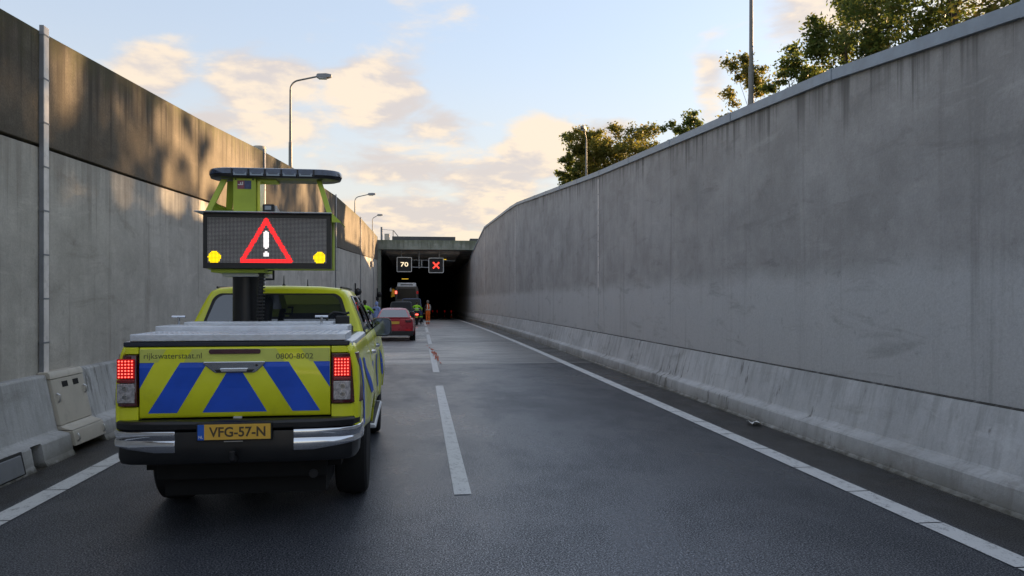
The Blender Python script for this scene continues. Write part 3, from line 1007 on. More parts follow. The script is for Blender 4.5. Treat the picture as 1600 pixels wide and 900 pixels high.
# wall-mounted loudspeakers and junction box on the left wall
for yy, lab, sc_ in ((50.2, 'black horn loudspeaker on a mast against the left wall, the nearer one', 1.0), (76.0, 'black horn loudspeaker on a mast at the tunnel end of the left wall', 1.15)):
    t = thing('loudspeaker', lab, 'loudspeaker', (-3.98, yy, zr(yy) + 0.85), 0, 'loudspeaker masts on the left barrier')
    t.scale = (sc_,) * 3
    MB().tube([(-0.18, 0, 0), (-0.18, 0, 2.05)], 0.045, 8).build('mast', M['black'], t)
    MB().tube([(-0.18, 0, 1.5), (0.1, 0, 1.5)], 0.03, 6).build('arm', M['black'], t)
    MB().lathe([(-0.28, 0.05), (-0.1, 0.09), (0.0, 0.2), (0.03, 0.23)][::1], (0.0, -0.1, 1.5), 'y', 16).build('horn', M['black'], t)
    MB().box((-0.33, -0.14, 1.02), (-0.05, 0.1, 1.32)).build('driver_box', M['black'], t, bevel=0.02)
o = MB().box((-4.288, 67.0, 4.55), (-4.08, 67.9, 5.05)).build('junction_box', M['post_grey'], bevel=0.02)
tag(o, 'small grey junction box fixed high on the left wall near the portal', 'box')


# ---- street lamps
def street_lamp(x, y, z0, top, arm, label, dirx, diry, group):
    t = thing('street_lamp', label, 'street lamp', (x, y, z0), 0, group)
    h = top - z0
    MB().tube([(0, 0, 0), (0, 0, h * 0.45), (0, 0, h * 0.452), (0, 0, h - 0.55)], [0.085, 0.075, 0.058, 0.042], 12).build('pole', M['pole'], t)
    d = Vector((dirx, diry, 0)).normalized()
    pts = []
    for k in range(8):
        a = R_(90 * k / 7 * 0.88)
        pts.append(d * (0.42 * (1 - math.cos(a))) + Vector((0, 0, h - 0.55 + 0.42 * math.sin(a))))
    pts.append(d * arm + Vector((0, 0, h + 0.06)))
    MB().tube(pts, 0.038, 8).build('arm', M['pole'], t)
    side = Vector((-d.y, d.x, 0))
    b = MB()
    rings = []
    for (u, w, za, zb) in ((0.0, 0.06, -0.02, 0.08), (0.06, 0.13, -0.06, 0.12), (0.42, 0.15, -0.06, 0.14), (0.62, 0.10, -0.02, 0.12), (0.66, 0.06, 0.02, 0.10)):
        c = d * (arm - 0.05 + u) + Vector((0, 0, h + 0.05))
        rings.append([tuple(c - side * w + Vector((0, 0, za))), tuple(c + side * w + Vector((0, 0, za))), tuple(c + side * w * 0.8 + Vector((0, 0, zb))), tuple(c - side * w * 0.8 + Vector((0, 0, zb)))])
    b.loft(rings)
    hd = b.build('lamp_head', M['post_grey'], t, bevel=0.02)
    c = d * (arm + 0.22) + Vector((0, 0, h - 0.012))
    q = [c - side * .11 - d * .17, c - side * .11 + d * .17, c + side * .11 + d * .17, c + side * .11 - d * .17]
    MB().hexa([tuple(v - Vector((0, 0, .03))) for v in q] + [tuple(v) for v in q]).build('lens', M['clear_lens'], hd)
    return t


gl = 'street lamps behind the walls'
street_lamp(-5.6, 34.2, gz(34, -1), 11.4, 1.15, 'tall curved street lamp rising behind the light bar on the left', 1, 0, gl)
street_lamp(-5.6, 67.2, gz(67, -1), 10.75, 1.15, 'curved street lamp above the far left wall, right of the truck\'s light bar', 1, 0, gl)
street_lamp(-5.6, 91.5, 7.5, 11.6, 0.6, 'tiny distant street lamp beside the tunnel portal', 1, 0, gl)
street_lamp(9.3, 42.6, gz(42, 1), 11.2, 0.35, 'slender street lamp among the far trees above the right wall', -0.5, -1, gl)
street_lamp(9.3, 20.8, gz(20, 1), 12.6, 1.1, 'tall street lamp pole above the right wall, its top out of the picture', -1, 0, gl)


# ---- trees on the right bank
def tree(x, y, h, spread, label, seed, leafm, n_clump, per, leaf, z0=None, lean=0.0, low=0.25, sides=0.0):
    rnd = random.Random(seed)
    z0 = gz(y, 1) if z0 is None else z0
    t = thing('tree', label, 'tree', (x, y, z0), 0, 'trees along the top of the right bank')
    tb = MB()
    trunk = []
    for k in range(7):
        u = k / 6
        trunk.append(Vector((lean * u * h + rnd.gauss(0, .05) * u * h * .3, rnd.gauss(0, .05) * u * h * .3, u * h * 0.86 - 0.1)))
    r0 = 0.030 * h * 0.6 + 0.03
    tb.tube(trunk, [r0 * (1 - 0.85 * k / 6) for k in range(7)], 8)
    tb.build('trunk', M['bark'], t)
    lb_ = MB()
    clumps = []
    for i in range(n_clump):
        u = low + (1 - low) * (i + rnd.random()) / n_clump
        base = trunk[min(5, int(u * 0.9 * 6))].lerp(trunk[min(6, int(u * 0.9 * 6) + 1)], (u * 0.9 * 6) % 1)
        az = i * 2.4 + rnd.random()
        env = spread * (0.35 + 0.65 * math.sin(math.pi * min(1, (u - low) / (1 - low) * 0.85 + 0.15)) ** 0.7) * (0.65 + 0.5 * rnd.random())
        tip = Vector((lean * u * h + math.cos(az) * env, math.sin(az) * env, u * h + rnd.gauss(0, 0.05) * h))
        mid = base.lerp(tip, 0.5) + Vector((0, 0, 0.08 * env + rnd.gauss(0, .05)))
        lb_.tube([base, mid, tip], [r0 * 0.32 * (1.1 - u), r0 * 0.2 * (1.1 - u), 0.006], 5)
        clumps.append((tip, 0.34 * spread * (0.55 + 0.6 * rnd.random())))
        clumps.append((mid.lerp(tip, 0.4), 0.26 * spread * (0.5 + 0.6 * rnd.random())))
        for k in range(2):
            tw = tip + Vector((rnd.gauss(0, .3), rnd.gauss(0, .3), rnd.gauss(.1, .25))) * spread * 0.55
            lb_.tube([mid.lerp(tip, 0.55), tw], [r0 * 0.1, 0.004], 4)
            clumps.append((tw, 0.20 * spread * (0.5 + 0.6 * rnd.random())))
    lb_.build('limbs', M['bark'], t)
    V, F = [], []
    for c, r in clumps:
        k_n = int(per * (0.5 + r / spread * 2.2))
        for k in range(k_n):
            d = Vector((rnd.gauss(0, 1), rnd.gauss(0, 1), rnd.gauss(0, .75)))
            p = c + d * r * 0.55
            s = leaf * (0.6 + 0.8 * rnd.random())
            a = Vector((rnd.gauss(0, 1), rnd.gauss(0, 1), rnd.gauss(-0.3, .7))).normalized()
            q = a.cross(Vector((rnd.gauss(0, 1), rnd.gauss(0, 1), rnd.gauss(0, 1)))).normalized()
            o = len(V)
            V += [p - a * s, p + q * s * 0.45, p + a * s, p - q * s * 0.45]
            F.append((o, o + 1, o + 2, o + 3))
    m = MB(); m.add([tuple(v) for v in V], F)
    m.build('crown', leafm, t, smooth=False, kind='stuff', fix=False)
    return t


TREES = [
    # x, y, height, spread, label, leaf material, clumps, leaves per clump, leaf length, lowest limb
    (13.2, 17.8, 8.3, 2.5, 'large dense tree leaning over the right wall at the picture top', 'leaf', 36, 230, 0.066, 0.22),
    (12.4, 21.3, 5.6, 1.35, 'leafy tree right of the pole, between it and the large dense tree', 'leaf', 30, 190, 0.066, 0.2),
    (12.3, 24.4, 4.6, 0.8, 'small bushy sapling just right of the tall lamp pole', 'leaf', 13, 120, 0.066, 0.2),
    (12.0, 27.0, 5.3, 1.0, 'slim sparse tree standing behind the tall lamp pole', 'leaf_autumn', 18, 125, 0.066, 0.15),
    (13.0, 36.5, 4.5, 1.0, 'low bush top peeping over the right wall between two trees', 'leaf', 16, 100, 0.09, 0.2),
    (12.2, 53.0, 6.9, 1.7, 'round green-gold tree beside the slender lamp above the right wall', 'leaf_autumn', 30, 120, 0.12, 0.2),
    (11.2, 54.0, 6.2, 1.3, 'darker tree at the far end of the trees above the right wall', 'leaf', 24, 110, 0.12, 0.2),
    (14.2, 51.5, 6.6, 2.3, 'feathery tree nearest the coping in the far clump', 'leaf_autumn', 32, 130, 0.11, 0.2),
    (12.8, 14.0, 6.6, 1.9, 'sparse tree with bare twigs at the top right picture corner', 'leaf_autumn', 20, 80, 0.08, 0.3),
]
for i, (x, y, h, s, lab, lm, nc, per, lf, low_) in enumerate(TREES):
    tree(x, y, h, s, lab, 20 + i, M[lm], nc, per, lf, low=low_)

# the wood behind the bank: one mass of foliage, screened by the wall
rnd = random.Random(77)
V, F = [], []
for (ya, yb, xa, xb, zb, n) in ((43, 58, 23, 29, 15.5, 5200), (3, 22, 20, 27, 13.2, 7000), (22, 32, 20, 27, 12.4, 4600), (72, 96, 24, 30, 15, 2500)):
    for k in range(n):
        y, x = ya + (yb - ya) * rnd.random(), xa + (xb - xa) * rnd.random()
        top = zb * (0.82 + 0.18 * math.sin(y * 1.3) * math.sin(x * 0.9 + 1))
        p = Vector((x, y, 4.5 + (top - 4.5) * rnd.random() ** 0.8))
        s = 0.28 * (0.6 + 0.8 * rnd.random())
        a = Vector((rnd.gauss(0, 1), rnd.gauss(0, 1), rnd.gauss(-.2, .7))).normalized()
        q = a.cross(Vector((rnd.gauss(0, 1), rnd.gauss(0, 1), rnd.gauss(0, 1)))).normalized()
        o = len(V)
        V += [tuple(p - a * s), tuple(p + q * s * .55), tuple(p + a * s), tuple(p - q * s * .55)]
        F.append((o, o + 1, o + 2, o + 3))
m = MB(); m.add(V, F)
m.build('woodland', M['leaf'], smooth=False, kind='stuff', fix=False)

# ================================================================ PICKUP TRUCK (local x right, y forward, origin on the road under the tailgate)
TR = thing('pickup_truck', 'fluorescent yellow and blue pickup truck with chevrons, seen from behind', 'pickup truck', (-1.33, 5.85, 0), R_(1.0))
AX_R, AX_F, WR, ARCH = 1.27, 4.45, 0.405, 0.50
PROF = [(0.40, 0.857), (0.62, 0.875), (0.90, 0.886), (1.10, 0.886), (1.25, 0.875), (1.36, 0.850), (1.42, 0.826)]


def hw(y, z):
    x = lerp_table(PROF, z)
    for yc in (AX_R, AX_F):
        x += 0.045 * math.exp(-(abs(y - yc) / 0.55) ** 4) * (1 - min(1, max(0, (z - 0.9) / 0.28)) ** 2 * 1.0 if z > 0.9 else 1)
    if y < 0.16:                       # rounded rear corner
        x -= 0.085 * (1 - math.sqrt(max(0, 1 - ((0.16 - y) / 0.19) ** 2)))
    if y > 4.9:
        x -= 0.30 * ((y - 4.9) / 0.65) ** 2
    if 1.2 > z > 0.75 and 1.8 < y < 4:  # hollow along the doors
        x -= 0.012 * math.sin((z - 0.75) / 0.45 * math.pi)
    return x


def zbot(y, sill):
    z = sill
    for yc in (AX_R, AX_F):
        d = abs(y - yc)
        if d < ARCH:
            z = max(z, WR + math.sqrt(ARCH ** 2 - d ** 2) * 0.98)
    return z


def body_side(name, y0, y1, sill, ztop, s, parent=TR, mat='lime', off=0.0, solid=0.03):
    ys = set([y0, y1])
    y = y0
    while y < y1:
        ys.add(round(y, 4)); y += 0.05
    for yc in (AX_R, AX_F):
        for k in range(25):
            v = yc + ARCH * math.cos(math.pi * k / 24)
            if y0 < v < y1:
                ys.add(round(v, 4))
    ys = sorted(ys)
    rows = []
    for y in ys:
        a, c = zbot(y, sill), ztop(y) if callable(ztop) else ztop
        rows.append([(s * (hw(y, a + (c - a) * t) + off), y, a + (c - a) * t) for t in [i / 12 for i in range(13)]])
    b = MB().grid(rows, flip=s > 0)
    return b.build(name, M[mat], parent, solid=solid, fix=False, angle=50)


def side_patch(name, quad, s, parent, mat, off=0.004, n=10):
    """A film piece lying on the body side: quad = (y,z) corners bottom-rear, bottom-front, top-front, top-rear."""
    (a, b_, c, d) = quad
    rows = []
    for i in range(n + 1):
        t = i / n
        row = []
        for j in range(5):
            u = j / 4
            y = (a[0] * (1 - u) + b_[0] * u) * (1 - t) + (d[0] * (1 - u) + c[0] * u) * t
            z = (a[1] * (1 - u) + b_[1] * u) * (1 - t) + (d[1] * (1 - u) + c[1] * u) * t
            row.append((s * (hw(y, z) + off), y, z))
        rows.append(row)
    return MB().grid(rows, flip=s > 0).build(name, M[mat], parent, fix=False, angle=50)


hoodtop = lambda y: 1.36 - 0.10 * max(0, (y - 4.2) / 1.25) ** 2
for s in (1, -1):
    bs = body_side('bed_side', 0.0, 1.66, 0.70, 1.42, s)
    side_patch('blue_stripe', [(0.40, 0.74), (0.58, 0.74), (0.24, 1.30), (0.07, 1.30)], s, bs, 'blue')
    side_patch('blue_stripe', [(0.90, 0.94), (1.12, 0.94), (0.68, 1.27), (0.48, 1.27)], s, bs, 'blue')
    rd = body_side('rear_door', 1.672, 2.74, 0.56, 1.40, s)
    side_patch('blue_stripe', [(2.30, 0.72), (2.55, 0.72), (2.25, 1.12), (2.0, 1.12)], s, rd, 'blue')
    fd = body_side('front_door', 2.752, 3.86, 0.56, 1.40, s)
    side_patch('blue_stripe', [(3.30, 0.72), (3.55, 0.72), (3.25, 1.12), (3.0, 1.12)], s, fd, 'blue')
    fe = body_side('front_fender', 3.872, 5.5, 0.56, hoodtop, s)
    side_patch('blue_stripe', [(4.0, 0.80), (4.12, 0.80), (3.98, 1.12), (3.89, 1.12)], s, fe, 'blue')
    for dr, yh in ((rd, 1.80), (fd, 2.86)):
        h = MB()
        h.loft([[(s * (hw(y, 1.24) + o), y, 1.235 + q) for o, q in ((w * .2, -v), (w, -v * .6), (w, v * .6), (w * .2, v))] for y, w, v in ((yh, .02, .018), (yh + .05, .05, .022), (yh + .19, .05, .02), (yh + .24, .02, .014))])
        h.build('door_handle', M['chrome'], dr, bevel=0.005)
    # running board
    st = MB().loft([[(s * x, y, z) for x, z in ((0.76, 0.46), (0.915, 0.46), (0.925, 0.475), (0.91, 0.495), (0.76, 0.505))] for y in (1.95, 2.0, 3.75, 3.8)]).build('running_board', M['alu'], TR, bevel=0.008)
    MB().box((0.82 if s > 0 else -0.90, 2.05, 0.495), (0.90 if s > 0 else -0.82, 3.7, 0.503)).build('tread_strip', M['black'], st, smooth=False)
    for yb in (2.3, 3.4):
        MB().box((min(s * .6, s * .85), yb, .44), (max(s * .6, s * .85), yb + .05, .47)).build('bracket', M['black'], st, smooth=False)

# greenhouse: rear wall leans forward, sides lean in
GP = [(0.815, 1.395), (0.775, 1.53), (0.715, 1.68), (0.668, 1.78), (0.63, 1.835), (0.565, 1.862), (0.40, 1.878), (0.0, 1.886)]


def ycab(y0, y1, z):
    return y0 + (y1 - y0) * (z - 1.395) / 0.49


def gsec(y0, y1, k=1.0, dzr=0.0):
    half = [(x * k, ycab(y0, y1, z), z - dzr * (z > 1.6)) for x, z in GP]
    return half + [(-x, y, z) for x, y, z in half[-2::-1]]


secs = [gsec(1.655, 1.80, 0.985, 0.012), gsec(1.72, 1.86), gsec(2.5, 2.5, 1.0), gsec(3.2, 3.0, 0.995), gsec(4.05, 3.30, 0.96, 0.03)]
cabin = MB().loft(secs).build('cab', M['lime'], TR, bevel=0.028, seg=3)


def xside(z):
    return lerp_table([(b, a) for a, b in GP[:5]], z)


def side_glass(name, ya, yb, fa, fb, s, mat='glass', z0=1.415, z1=1.775, off=0.006):
    rows = []
    for i in range(7):
        t = i / 6
        z = z0 + (z1 - z0) * t
        a, c = ya + fa * t, yb + fb * t
        rows.append([(s * (xside(z) + off), a + (c - a) * u, z) for u in (0, .25, .5, .75, 1)])
    return MB().grid(rows, flip=s < 0).build(name, M[mat], cabin, solid=0.012, fix=False)


for s in (1, -1):
    side_glass('window_surround', 1.84, 3.80, 0.13, -0.48, s, 'satin_black', 1.40, 1.79, 0.003)
    side_glass('side_window', 1.90, 2.70, 0.12, 0.0, s)
    side_glass('side_window', 2.80, 3.68, 0.0, -0.42, s)
    MB().tube([(s * 0.585, y, z) for y, z in ((1.86, 1.868), (2.5, 1.873), (3.25, 1.868))], 0.011, 6).build('roof_moulding', M['black'], cabin)
mk = MB().obox((0.733, 2.06, 1.66), (0.012, 0.05, 0.06)).build('window_reflection', M['tail_glow'], cabin, smooth=False)  # glowing patch standing in for a red reflection in the side window


def rear_pane(name, top, bot, mat, off, rr=0.07, zt=1.795, zb=1.43):
    """Rounded pane on the leaning rear wall."""
    pts = []
    n = 6
    hw_ = lambda z: bot + (top - bot) * (z - zb) / (zt - zb)
    for (cx, cz, a0) in ((1, zt - rr, 0), (-1, zt - rr, 90), (-1, zb + rr, 180), (1, zb + rr, 270)):
        for k in range(n + 1):
            a = R_(a0 + 90 * k / n)
            z = cz + rr * math.sin(a)
            x = cx * (hw_(z) - rr) + rr * math.cos(a)
            pts.append((x, z))
    f = lambda d: (lambda x, z: (x, ycab(1.655, 1.80, z) - d, z))
    return MB().prism(pts, f(off), f(off - 0.02)).build(name, M[mat], cabin, smooth=False)


rear_pane('window_seal', 0.585, 0.715, 'black', 0.006, zt=1.81, zb=1.41)
rear_pane('rear_window', 0.555, 0.685, 'glass', 0.011)
# windscreen
f = lambda d: (lambda x, z: (x, ycab(4.05, 3.30, z) + d, z))
MB().prism([(-0.74, 1.42), (0.74, 1.42), (0.58, 1.80), (-0.58, 1.80)], f(0.006), f(-0.02)).build('windscreen', M['glass'], cabin, smooth=False)
for (x, y, hgt) in ((0.02, 1.98, 0.11), (0.16, 2.7, 0.09)):
    MB().lathe([(0, 0.022), (0.012, 0.018), (0.03, 0.006), (hgt, 0.003)], (x, y, 1.878), 'z', 10).build('aerial', M['black'], cabin)

# bonnet, grille, front bumper
b = MB()
b.loft([[(-0.80 * k, y, z), (-0.72 * k, y, z + .03), (0, y, z + .05), (0.72 * k, y, z + .03), (0.80 * k, y, z), (0.80 * k, y, z - 0.4), (-0.80 * k, y, z - 0.4)] for y, z, k in ((3.9, 1.37, 1.0), (4.5, 1.345, 1.0), (5.1, 1.29, 0.96), (5.42, 1.20, 0.86))])
b.build('bonnet', M['lime'], TR, bevel=0.02)
MB().box((-0.62, 5.40, 0.78), (0.62, 5.47, 1.16)).build('grille', M['satin_black'], TR, bevel=0.02)
MB().loft([[(-x, y, z) for z in (0.42, 0.74)] + [(-x * 1.0, y + .1, z) for z in (0.74, 0.42)] for x, y in ((0.86, 5.05), (0.70, 5.45), (0, 5.52), (-0.70, 5.45), (-0.86, 5.05))]).build('front_bumper', M['lime'], TR, bevel=0.015)
for s in (1, -1):
    MB().hexa([(s * .5, 5.40, .98), (s * .72, 5.27, .98), (s * .70, 5.2, .98), (s * .5, 5.3, .98), (s * .5, 5.40, 1.16), (s * .72, 5.25, 1.16), (s * .70, 5.2, 1.16), (s * .5, 5.3, 1.16)]).build('headlight', M['clear_lens'], TR, bevel=0.01)

# underbody
MB().box((-0.72, 0.25, 0.46), (0.72, 5.2, 0.80)).build('chassis', M['void'], TR, smooth=False)
MB().box((-0.62, 0.16, 0.40), (0.62, 0.26, 0.565)).build('under_shade_bar', M['void'], TR, bevel=0.01)  # black bar added to stand for the shade below the bumper
MB().box((-0.60, 0.3, 0.25), (0.60, 0.95, 0.46)).build('under_shade_box', M['void'], TR, smooth=False)  # black box added to deepen the shade under the truck
MB().tube([(-0.70, AX_R, WR), (0.70, AX_R, WR)], 0.07, 10).build('rear_axle', M['black'], TR)
MB().lathe([(-0.16, .06), (-0.12, .15), (0.12, .15), (0.16, .06)], (0.05, AX_R, WR), 'x', 14).build('differential', M['black'], TR)
MB().lathe([(-0.1, .28), (-0.08, .37), (0.08, .37), (0.1, .28)], (0, 0.62, 0.50), 'z', 22).build('spare_wheel', M['tyre'], TR)
MB().tube([(0.50, 1.9, .42), (0.50, 0.5, .44), (0.52, 0.15, .42)], 0.035, 10).build('exhaust_pipe', M['black'], TR)

def wheel(parent, x, y, r, w, s, rim=True, spokes=6):
    t = MB().lathe([(-w / 2, r * 0.66), (-w / 2, r * 0.90), (-w / 2 + .02, r * .97), (-w * .22, r), (w * .22, r), (w / 2 - .02, r * .97), (w / 2, r * .90), (w / 2, r * .66)], (x, y, r), 'x', 36)
    n = 36
    wh = t.build('wheel', M['tyre'], parent)
    if rim:
        m = MB()
        m.lathe([(s * (w / 2 - .03), r * .64), (s * (w / 2 - .005), r * .66), (s * (w / 2 - .005), r * .60), (s * (w / 2 - .06), r * .57)], (x, y, r), 'x', 28)
        m.lathe([(s * (w / 2 - .05), .02), (s * (w / 2 - .05), r * .2), (s * (w / 2 - .01), r * .17), (s * (w / 2 - .01), .02)], (x, y, r), 'x', 16)
        for k in range(spokes):
            a = 2 * math.pi * k / spokes
            m.obox((x + s * (w / 2 - .03), y + math.cos(a) * r * .39, r + math.sin(a) * r * .39), (.03, r * .5, r * .16), (a, 0, 0))
        m.build('rim', M['rim'], wh)
    return wh


for s in (1, -1):
    for y in (AX_R, AX_F):
        wheel(TR, s * 0.745, y, WR, 0.27, s)
    # wheel-well liners
    for yc in (AX_R, AX_F):
        rows = [[(s * x, yc + (ARCH + .03) * math.cos(math.pi * k / 16), WR + (ARCH + .03) * math.sin(math.pi * k / 16)) for x in (0.55, 0.84)] for k in range(17)]
        MB().grid(rows).build('wheel_liner', M['void'], TR, fix=False)

# ---- cargo bed: floor, tailgate, rail caps, lids
MB().box((-0.78, 0.06, 0.82), (0.78, 1.64, 1.438)).build('bed_liner', M['void'], TR, smooth=False)
tgz0, tgz1 = 0.889, 1.403
b = MB()
prof = [(0.0, tgz0), (-0.012, tgz0 + .02), (-0.012, 1.10), (-0.018, 1.255), (-0.012, 1.285), (-0.012, tgz1 - 0.012), (0.0, tgz1), (0.05, tgz1), (0.05, tgz0)]
b.loft([[(x, y, z) for y, z in prof] for x in (-0.686, -0.3, 0, 0.3, 0.662)])
tg = b.build('tailgate', M['lime'], TR, bevel=0.004, seg=2, angle=50)
# corner columns round the lamps
for s, xi in ((1, 0.669), (-1, 0.693)):
    for (za, zb) in ((0.862, 0.972), (1.354, 1.403)):
        ring = lambda z: [(s * xi, -0.012, z), (s * (xi + .09), -0.012, z), (s * (hw(0.0, z) - 0.004), 0.012, z), (s * (hw(.05, z) + .001), 0.05, z), (s * (hw(.1, z) + .001), 0.10, z), (s * (hw(.1, z) - .04), 0.12, z), (s * xi, 0.10, z)]
        MB().loft([ring(za), ring(zb)]).build('corner_panel', M['lime'], TR, bevel=0.006)
    ring = lambda z: [(s * xi, 0.02, z), (s * (hw(0.03, z) - .02), 0.03, z), (s * (hw(.12, z) - .02), 0.12, z), (s * xi, 0.12, z)]
    MB().loft([ring(0.95), ring(1.38)]).build('lamp_recess', M['black'], TR, smooth=False)
    # tail lamp: red upper with LEDs lit, clear reversing part, dark red foot
    def lring(z, o=0.0, y1=0.20):
        k = 1.0 - 0.02 * ((z - 1.16) / 0.19) ** 2
        x1 = hw(0.02, z) * k + 0.012
        return [(s * (xi + 0.004), -0.03 - o, z), (s * (xi + .07), -0.034 - o, z), (s * (x1 - .045), -0.022 - o, z), (s * (x1 - .008), 0.012 - o * .5, z), (s * (hw(0.09, z) + .014 + o), 0.09, z), (s * (hw(y1, z) + .008 + o), y1, z), (s * (hw(y1, z) - .03), y1, z), (s * (xi + 0.004), 0.08, z)]
    lamp = MB().loft([lring(0.978), lring(0.986), lring(1.344), lring(1.35)]).build('tail_lamp', M['dark_red_lens'], TR, bevel=0.006)

    def lens(name, z0, z1, x0, x1, mat, o=0.006):
        pts = []
        for x in (x0, (x0 + x1) / 2, x1):
            dd = max(0, x - (xi + .10))
            pts.append((x, -0.034 - o + dd * dd * 4.0))
        r = lambda z: [(s * x, y, z) for x, y in pts] + [(s * x, y + .02, z) for x, y in pts[::-1]]
        return MB().loft([r(z0), r(z1)]).build(name, M[mat], lamp, bevel=0.004)
    lens('brake_lens', 1.178, 1.322, xi + .018, xi + .142, 'tail_glow')
    lens('indicator_lens', 1.150, 1.172, xi + .018, xi + .142, 'red_lens')
    cl = lens('reversing_lens', 1.005, 1.144, xi + .018, xi + .142, 'clear_lens')
    m = MB()
    for i in range(5):
        for j in range(6):
            x, z = xi + .034 + i * .0225, 1.193 + j * .0225
            dd = max(0, x - (xi + .10))
            m.obox((s * x, -0.043 + dd * dd * 4, z), (.009, .004, .009))
    m.build('led_dots', M['tail_led'], lamp, smooth=False, kind='stuff')
    for zc in (1.105, 1.045):
        MB().lathe([(0, .022), (-.004, .022), (-.004, .016), (0, .014)], (s * (xi + .085), -0.041, zc), 'y', 14).build('bulb_ring', M['steel'], lamp)

# tailgate chevrons and lettering: films 1.5 mm proud of the skin
YD = -0.0135


def tg_y(z):
    return lerp_table([(0.88, -0.012), (1.10, -0.012), (1.255, -0.018), (1.285, -0.012), (1.41, -0.012)], z)


def film(name, poly, mat, off):
    # split polygon in horizontal strips so that it follows the crease
    zs = sorted(set([min(p[1] for p in poly), max(p[1] for p in poly)] + [z for z in (1.10, 1.255, 1.285) if min(p[1] for p in poly) < z < max(p[1] for p in poly)] + [p[1] for p in poly]))
    b = MB()

    def span(z):
        xs = []
        for (x0, z0), (x1, z1) in zip(poly, poly[1:] + poly[:1]):
            if abs(z1 - z0) < 1e-9:
                if abs(z - z0) < 1e-9:
                    xs += [x0, x1]
            elif min(z0, z1) - 1e-9 <= z <= max(z0, z1) + 1e-9:
                xs.append(x0 + (x1 - x0) * (z - z0) / (z1 - z0))
        return min(xs), max(xs)
    for za, zb in zip(zs, zs[1:]):
        if zb - za < 1e-6:
            continue
        e = 1e-7
        a0, a1 = span(za + e); b0, b1 = span(zb - e)
        ya, yb = tg_y(za) - off, tg_y(zb) - off
        b.add([(a0, ya, za), (a1, ya, za), (b1, yb, zb), (b0, yb, zb)], [(0, 1, 2, 3)])
    return b.build(name, M[mat], tg, smooth=False, fix=False)


ZT, ZB = 1.291, 0.9255
film('blue_stripe', [(-0.684, 1.105), (-0.684, ZT), (-0.583, ZT)], 'blue', 0.0015)
film('blue_stripe', [(-0.627, ZB), (-0.427, ZB), (-0.213, ZT), (-0.404, ZT)], 'blue', 0.0015)
film('blue_stripe', [(-0.25, ZB), (0.205, ZB), (0.012, 1.25), (-0.06, 1.25)], 'blue', 0.0015)
film('blue_stripe', [(0.389, ZB), (0.588, ZB), (0.360, ZT), (0.160, ZT)], 'blue', 0.0015)
film('blue_stripe', [(0.659, 1.098), (0.659, ZT), (0.538, ZT)], 'blue', 0.0015)
film('pale_band', [(-0.684, ZT + .002), (-0.56, ZT + .002), (-0.50, tgz1 - .014), (-0.684, tgz1 - .014)], 'lime_pale', 0.0012)
film('pale_band', [(-0.38, ZT + .002), (0.33, ZT + .002), (0.27, tgz1 - .014), (-0.32, tgz1 - .014)], 'lime_pale', 0.0012)
film('pale_band', [(0.51, ZT + .002), (0.659, ZT + .002), (0.659, tgz1 - .014), (0.45, tgz1 - .014)], 'lime_pale', 0.0012)
pl = lambda x, z, d: (x, -0.0150, z)
text_obj('rijkswaterstaat.nl', 'lettering', M['letter'], tg, (-0.655, -0.255, 1.308, 1.362), pl)
text_obj('0800-8002', 'lettering', M['letter'], tg, (0.270, 0.538, 1.312, 1.352), pl)
# high stop lamp and handle
MB().prism([(x - 0.022, z + 1.369) for x, z in rrect(0.183, 0.0175, 0.017)], lambda x, z: (x, -0.010, z), lambda x, z: (x, -0.022, z)).build('high_stop_lamp', M['maroon'], tg, bevel=0.003)
hd = [(-0.243, 1.297), (0.195, 1.297), (0.195, 1.280), (0.135, 1.222), (0.115, 1.212), (-0.155, 1.212), (-0.175, 1.222), (-0.243, 1.280)]
hnd = MB().prism(hd, lambda x, z: (x, -0.010, z), lambda x, z: (x, -0.034 + (1.297 - z) * 0.12, z)).build('tailgate_handle', M['chrome'], tg, bevel=0.007, seg=2, angle=30)
MB().prism([(-0.165, 1.238), (0.12, 1.238), (0.10, 1.217), (-0.145, 1.217)], lambda x, z: (x, -0.02, z), lambda x, z: (x, -0.0315, z)).build('grip_recess', M['satin_black'], hnd, smooth=False)
MB().prism([(-0.125, 1.247), (0.075, 1.247), (0.065, 1.221), (-0.115, 1.221)], lambda x, z: (x, -0.02, z), lambda x, z: (x, -0.038, z)).build('grip', M['chrome'], hnd, bevel=0.004)
MB().lathe([(-0.036, .009), (-0.028, .009)], (0.135, 0, 1.268), 'y', 10).build('lock', M['black'], hnd)
MB().box((-0.035, -0.016, 0.868), (0.03, -0.004, 0.892)).build('striker_loop', M['galv'], tg, bevel=0.004)

# rail caps
MB().box((-0.80, -0.005, 1.406), (0.80, 0.06, 1.442)).build('rear_rail_cap', M['rail_dark'], TR, bevel=0.008)
for s in (1, -1):
    MB().loft([[(s * 0.70, y, 1.40), (s * (hw(y, 1.42) + .008), y, 1.405), (s * (hw(y, 1.42) + .004), y, 1.432), (s * (hw(y, 1.42) - .012), y, 1.442), (s * 0.70, y, 1.442)] for y in (0.062, 0.3, 0.8, 1.3, 1.655)]).build('side_rail_cap', M['alu'], TR, bevel=0.004)
